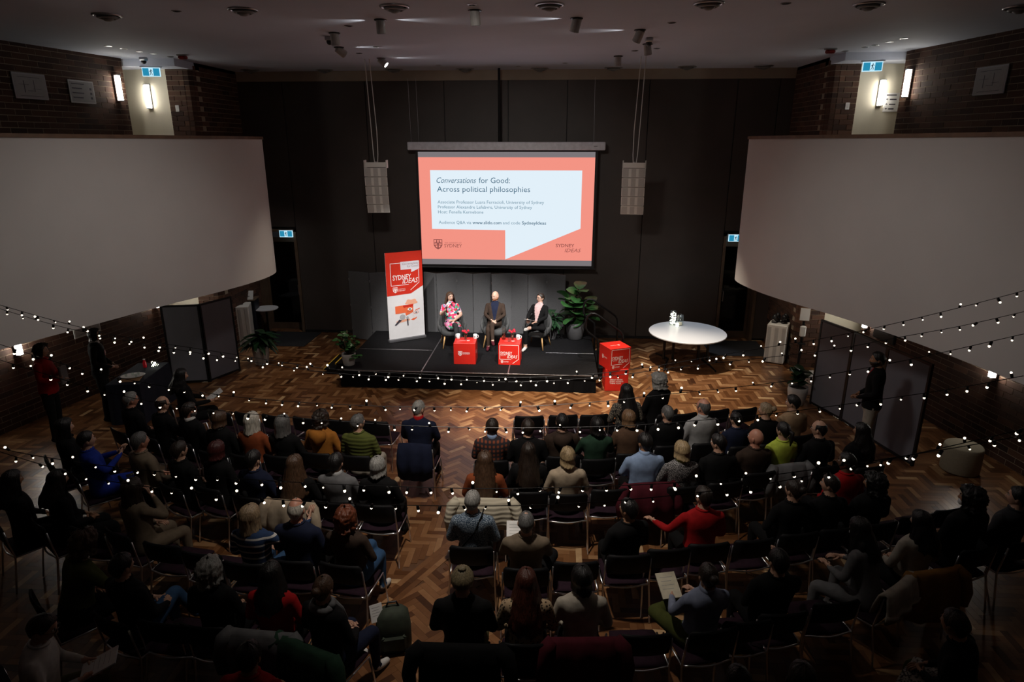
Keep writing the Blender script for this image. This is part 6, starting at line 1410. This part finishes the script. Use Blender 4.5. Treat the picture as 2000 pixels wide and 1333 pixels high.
MB().rings([[(.17 * f * math.copysign(abs(math.cos(a)) ** .6, math.cos(a)), .12 * f2 * math.copysign(abs(math.sin(a)) ** .6, math.sin(a)), z) for a in [2 * math.pi * k / 20 for k in range(20)]] for f, f2, z in ((.9, .9, .003), (1, 1, .04), (1, 1, .25), (.9, .85, .38), (.6, .55, .44), (.1, .1, .455))]).build('bag_body', mat('bag_green', (.03, .04, .025), .8, vary=.3, bump=.3), t, smooth=True)
MB().bbox(-.12, .12, -.155, -.115, .06, .22, .02).build('front_pocket', mat('bag_green', (.03, .04, .025), .8), t); MB().tube([(-.06, .02, .44), (-.04, .02, .5), (.04, .02, .5), (.06, .02, .44)], .01).build('handle', M_black, t)
sheet('paper', (-.46, 5.06, .43), R(30), .12, .17, 'white paper sticking out beside the dark green backpack', 'paper', 1.2)

# ------------------------------------------------------------------ people standing at the sides and the three speakers on stage
person('manR', 6.02, 9.45, 62, 'standing bearded man in black jacket over red, before the grey partition', 'standing man', top='black', inner='red', innerw=.35, trs='oat', hair=('short', 'black'), beard='black', skin='tan', arms='front', legs='stand', sit=False, longtop=1, sc_=1.02, hy=8, lean=0, group='standing staff', voxel=.016)
person('womL', -7.0, 9.25, -75, 'woman with short dark hair in a red jumper standing by the brick wall', 'standing woman', top='red', trs='black', hair=('curly', 'black'), arms='hold', legs='stand', sit=False, g='f', sc_=.97, hy=5, lean=0, longtop=1, group='standing staff', voxel=.016)
person('stfL', -6.72, 10.1, -62, 'person in black with white collar looking up behind the navy table', 'staff person', top='black', collar='white', trs='black', hair=('bob', 'black'), arms='front', legs='stand', sit=False, g='f', sc_=.98, hy=0, hp=8, lean=0, longtop=1, group='standing staff', voxel=.016)
t = thing('handbag', 'pale flat bag held by the woman in red at the brick wall', 'bag', (-6.76, 9.33, 1.16), R(-75)); MB().bbox(-.11, .11, -.02, .02, -.15, .15, .01).build('bag_body', mat('bag_grey', (.16, .15, .15), .7), t); MB().tube([(-.05, 0, .15), (0, 0, .22), (.05, 0, .15)], .006).build('strap', M_black, t)
t = thing('badge', 'round pink rosette badge on the black jacket behind the navy table', 'badge', (-6.605, 10.15, 1.27)); t.rotation_euler = (0, 0, R(-62)); MB().lathe([(.045, -.004), (.05, 0), (.045, .004)], n=18).build('rosette', mat('rosette_pink', (.5, .2, .22), .6), t, rot=(R(90), 0, 0)); MB().lathe([(.02, .004), (.018, .009), (.001, .009)], n=14).build('badge_centre', M_print, t, rot=(R(-90), 0, 0))

M_velvet = mat('armchair_grey', (.055, .057, .058), .85, vary=.12, nscale=40, bump=.2); M_beech = mat('beech_leg', (.55, .33, .13), .45, vary=.12)
def armchair(x, y, rot, label):
    t = thing('armchair', label, 'armchair', (x, y, SZ), R(rot), 'grey armchairs on stage'); t.scale = (.95, .95, .9)
    b = MB(); rows = []
    for k in range(25):
        a = R(-112 + 224 * k / 24); c = math.cos(a); hz = .56 + .25 * max(0, c) ** .8 ; ro, ri = .335, .285
        f = lambda r, z, o=0: (r * math.sin(a) * 1.0, -r * c * .95 + .02 - o, z)
        rows.append([f(ro * .86, .33), f(ro * .98, .42), f(ro * 1.03, hz - .05, .03 * max(0, c)), f(ro, hz, .035 * max(0, c)), f(ri + .01, hz - .01, .03 * max(0, c)), f(ri, .44), f(ri * .9, .34)])
    b.rings(rows); b.build('shell', M_velvet, t, smooth=True)
    MB().rings([[(.27 * f_ * math.copysign(abs(math.cos(a)) ** .7, math.cos(a)), .27 * f_ * math.copysign(abs(math.sin(a)) ** .7, math.sin(a)) + .03, z) for a in [2 * math.pi * k / 24 for k in range(24)]] for f_, z in ((.9, .31), (1, .33), (1.02, .38), (1, .43), (.92, .452), (.3, .457))]).build('seat_cushion', M_velvet, t, smooth=True)
    for sx in (-1, 1):
        for sy in (-1, 1): MB().tube([(sx * .19, sy * .18 + .02, .32), (sx * .25, sy * .25 + .02, .001)], [.021, .013], 8).build('leg', M_beech, t, smooth=True)
armchair(-1.12, 13.82, 196, 'grey armchair with pale wooden legs under the woman in the colourful dress'); armchair(-.16, 13.92, 180, 'grey armchair with pale wooden legs under the bearded man in brown'); armchair(.80, 13.85, 160, 'grey armchair with pale wooden legs under the woman in black with notes')
SP = dict(group='speakers on stage', voxel=.0125, z=SZ, sc_=.91, hs=1.07)
person('s1', -1.12, 13.80, 200, 'woman with long brown hair and multicoloured patterned dress, gesturing on stage', 's', top='dress', trs='charcoal', hair=('vlong', 'brown'), skin='fair', arms='gesture', legs='cross', g='f', dress=1, sleeve=.55, hy=14, lean=-12, shoe='black', **SP)
person('s2', -.16, 13.92, 180, 'bald man with ginger beard in a brown tweed suit over navy, seated centre stage', 's', top='dkbrown', inner='navy', trs='dkbrown', hair=('bald', 'ginger'), beard='ginger', skin='fair', arms='hands', legs='crossl', hy=-32, hp=-8, lean=-16, shoe='maroon', hem=.9, **SP)
person('s3', .80, 13.83, 158, 'woman with short dark hair and glasses in black blazer over pink, holding notes', 's', top='black', inner='pink', trs='black', hair=('short', 'dkbrown'), skin='fair', arms='notes', legs='ankle', g='f', glasses=1, hy=-26, hp=2, lean=-16, shoe='white', hem=.8, **SP)
make_people()
held('s3', 'clipboard', .2, .28, 'pale notes on a clipboard held by the woman in black blazer', 'clipboard', dx=.0, dy=.38, dz=.76, tilt=.35)
for sp in PEOPLE:
    if sp['key'] == 's2':
        MB().tube([(.055, .05, 1.24), (.06, .1, 1.2), (.045, .115, 1.185)], .003, 5).build('headset_microphone', M_black, sp['ob'])
    if sp['key'] == 's1':
        a_ = R(sp['rot']); lx, ly = .165 * .91, .29 * .91
        t = thing('handheld_microphone', 'small dark microphone in the raised hand of the woman in the dress', 'microphone', (sp['x'] + lx * math.cos(a_) - ly * math.sin(a_), sp['y'] + lx * math.sin(a_) + ly * math.cos(a_), SZ + 1.03 * .91)); MB().tube([(0, 0, -.1), (0, 0, .02)], .01).build('grip', M_black, t); MB().ball((0, 0, .035), .02, 10, 8).build('mesh_head', M_steel, t)
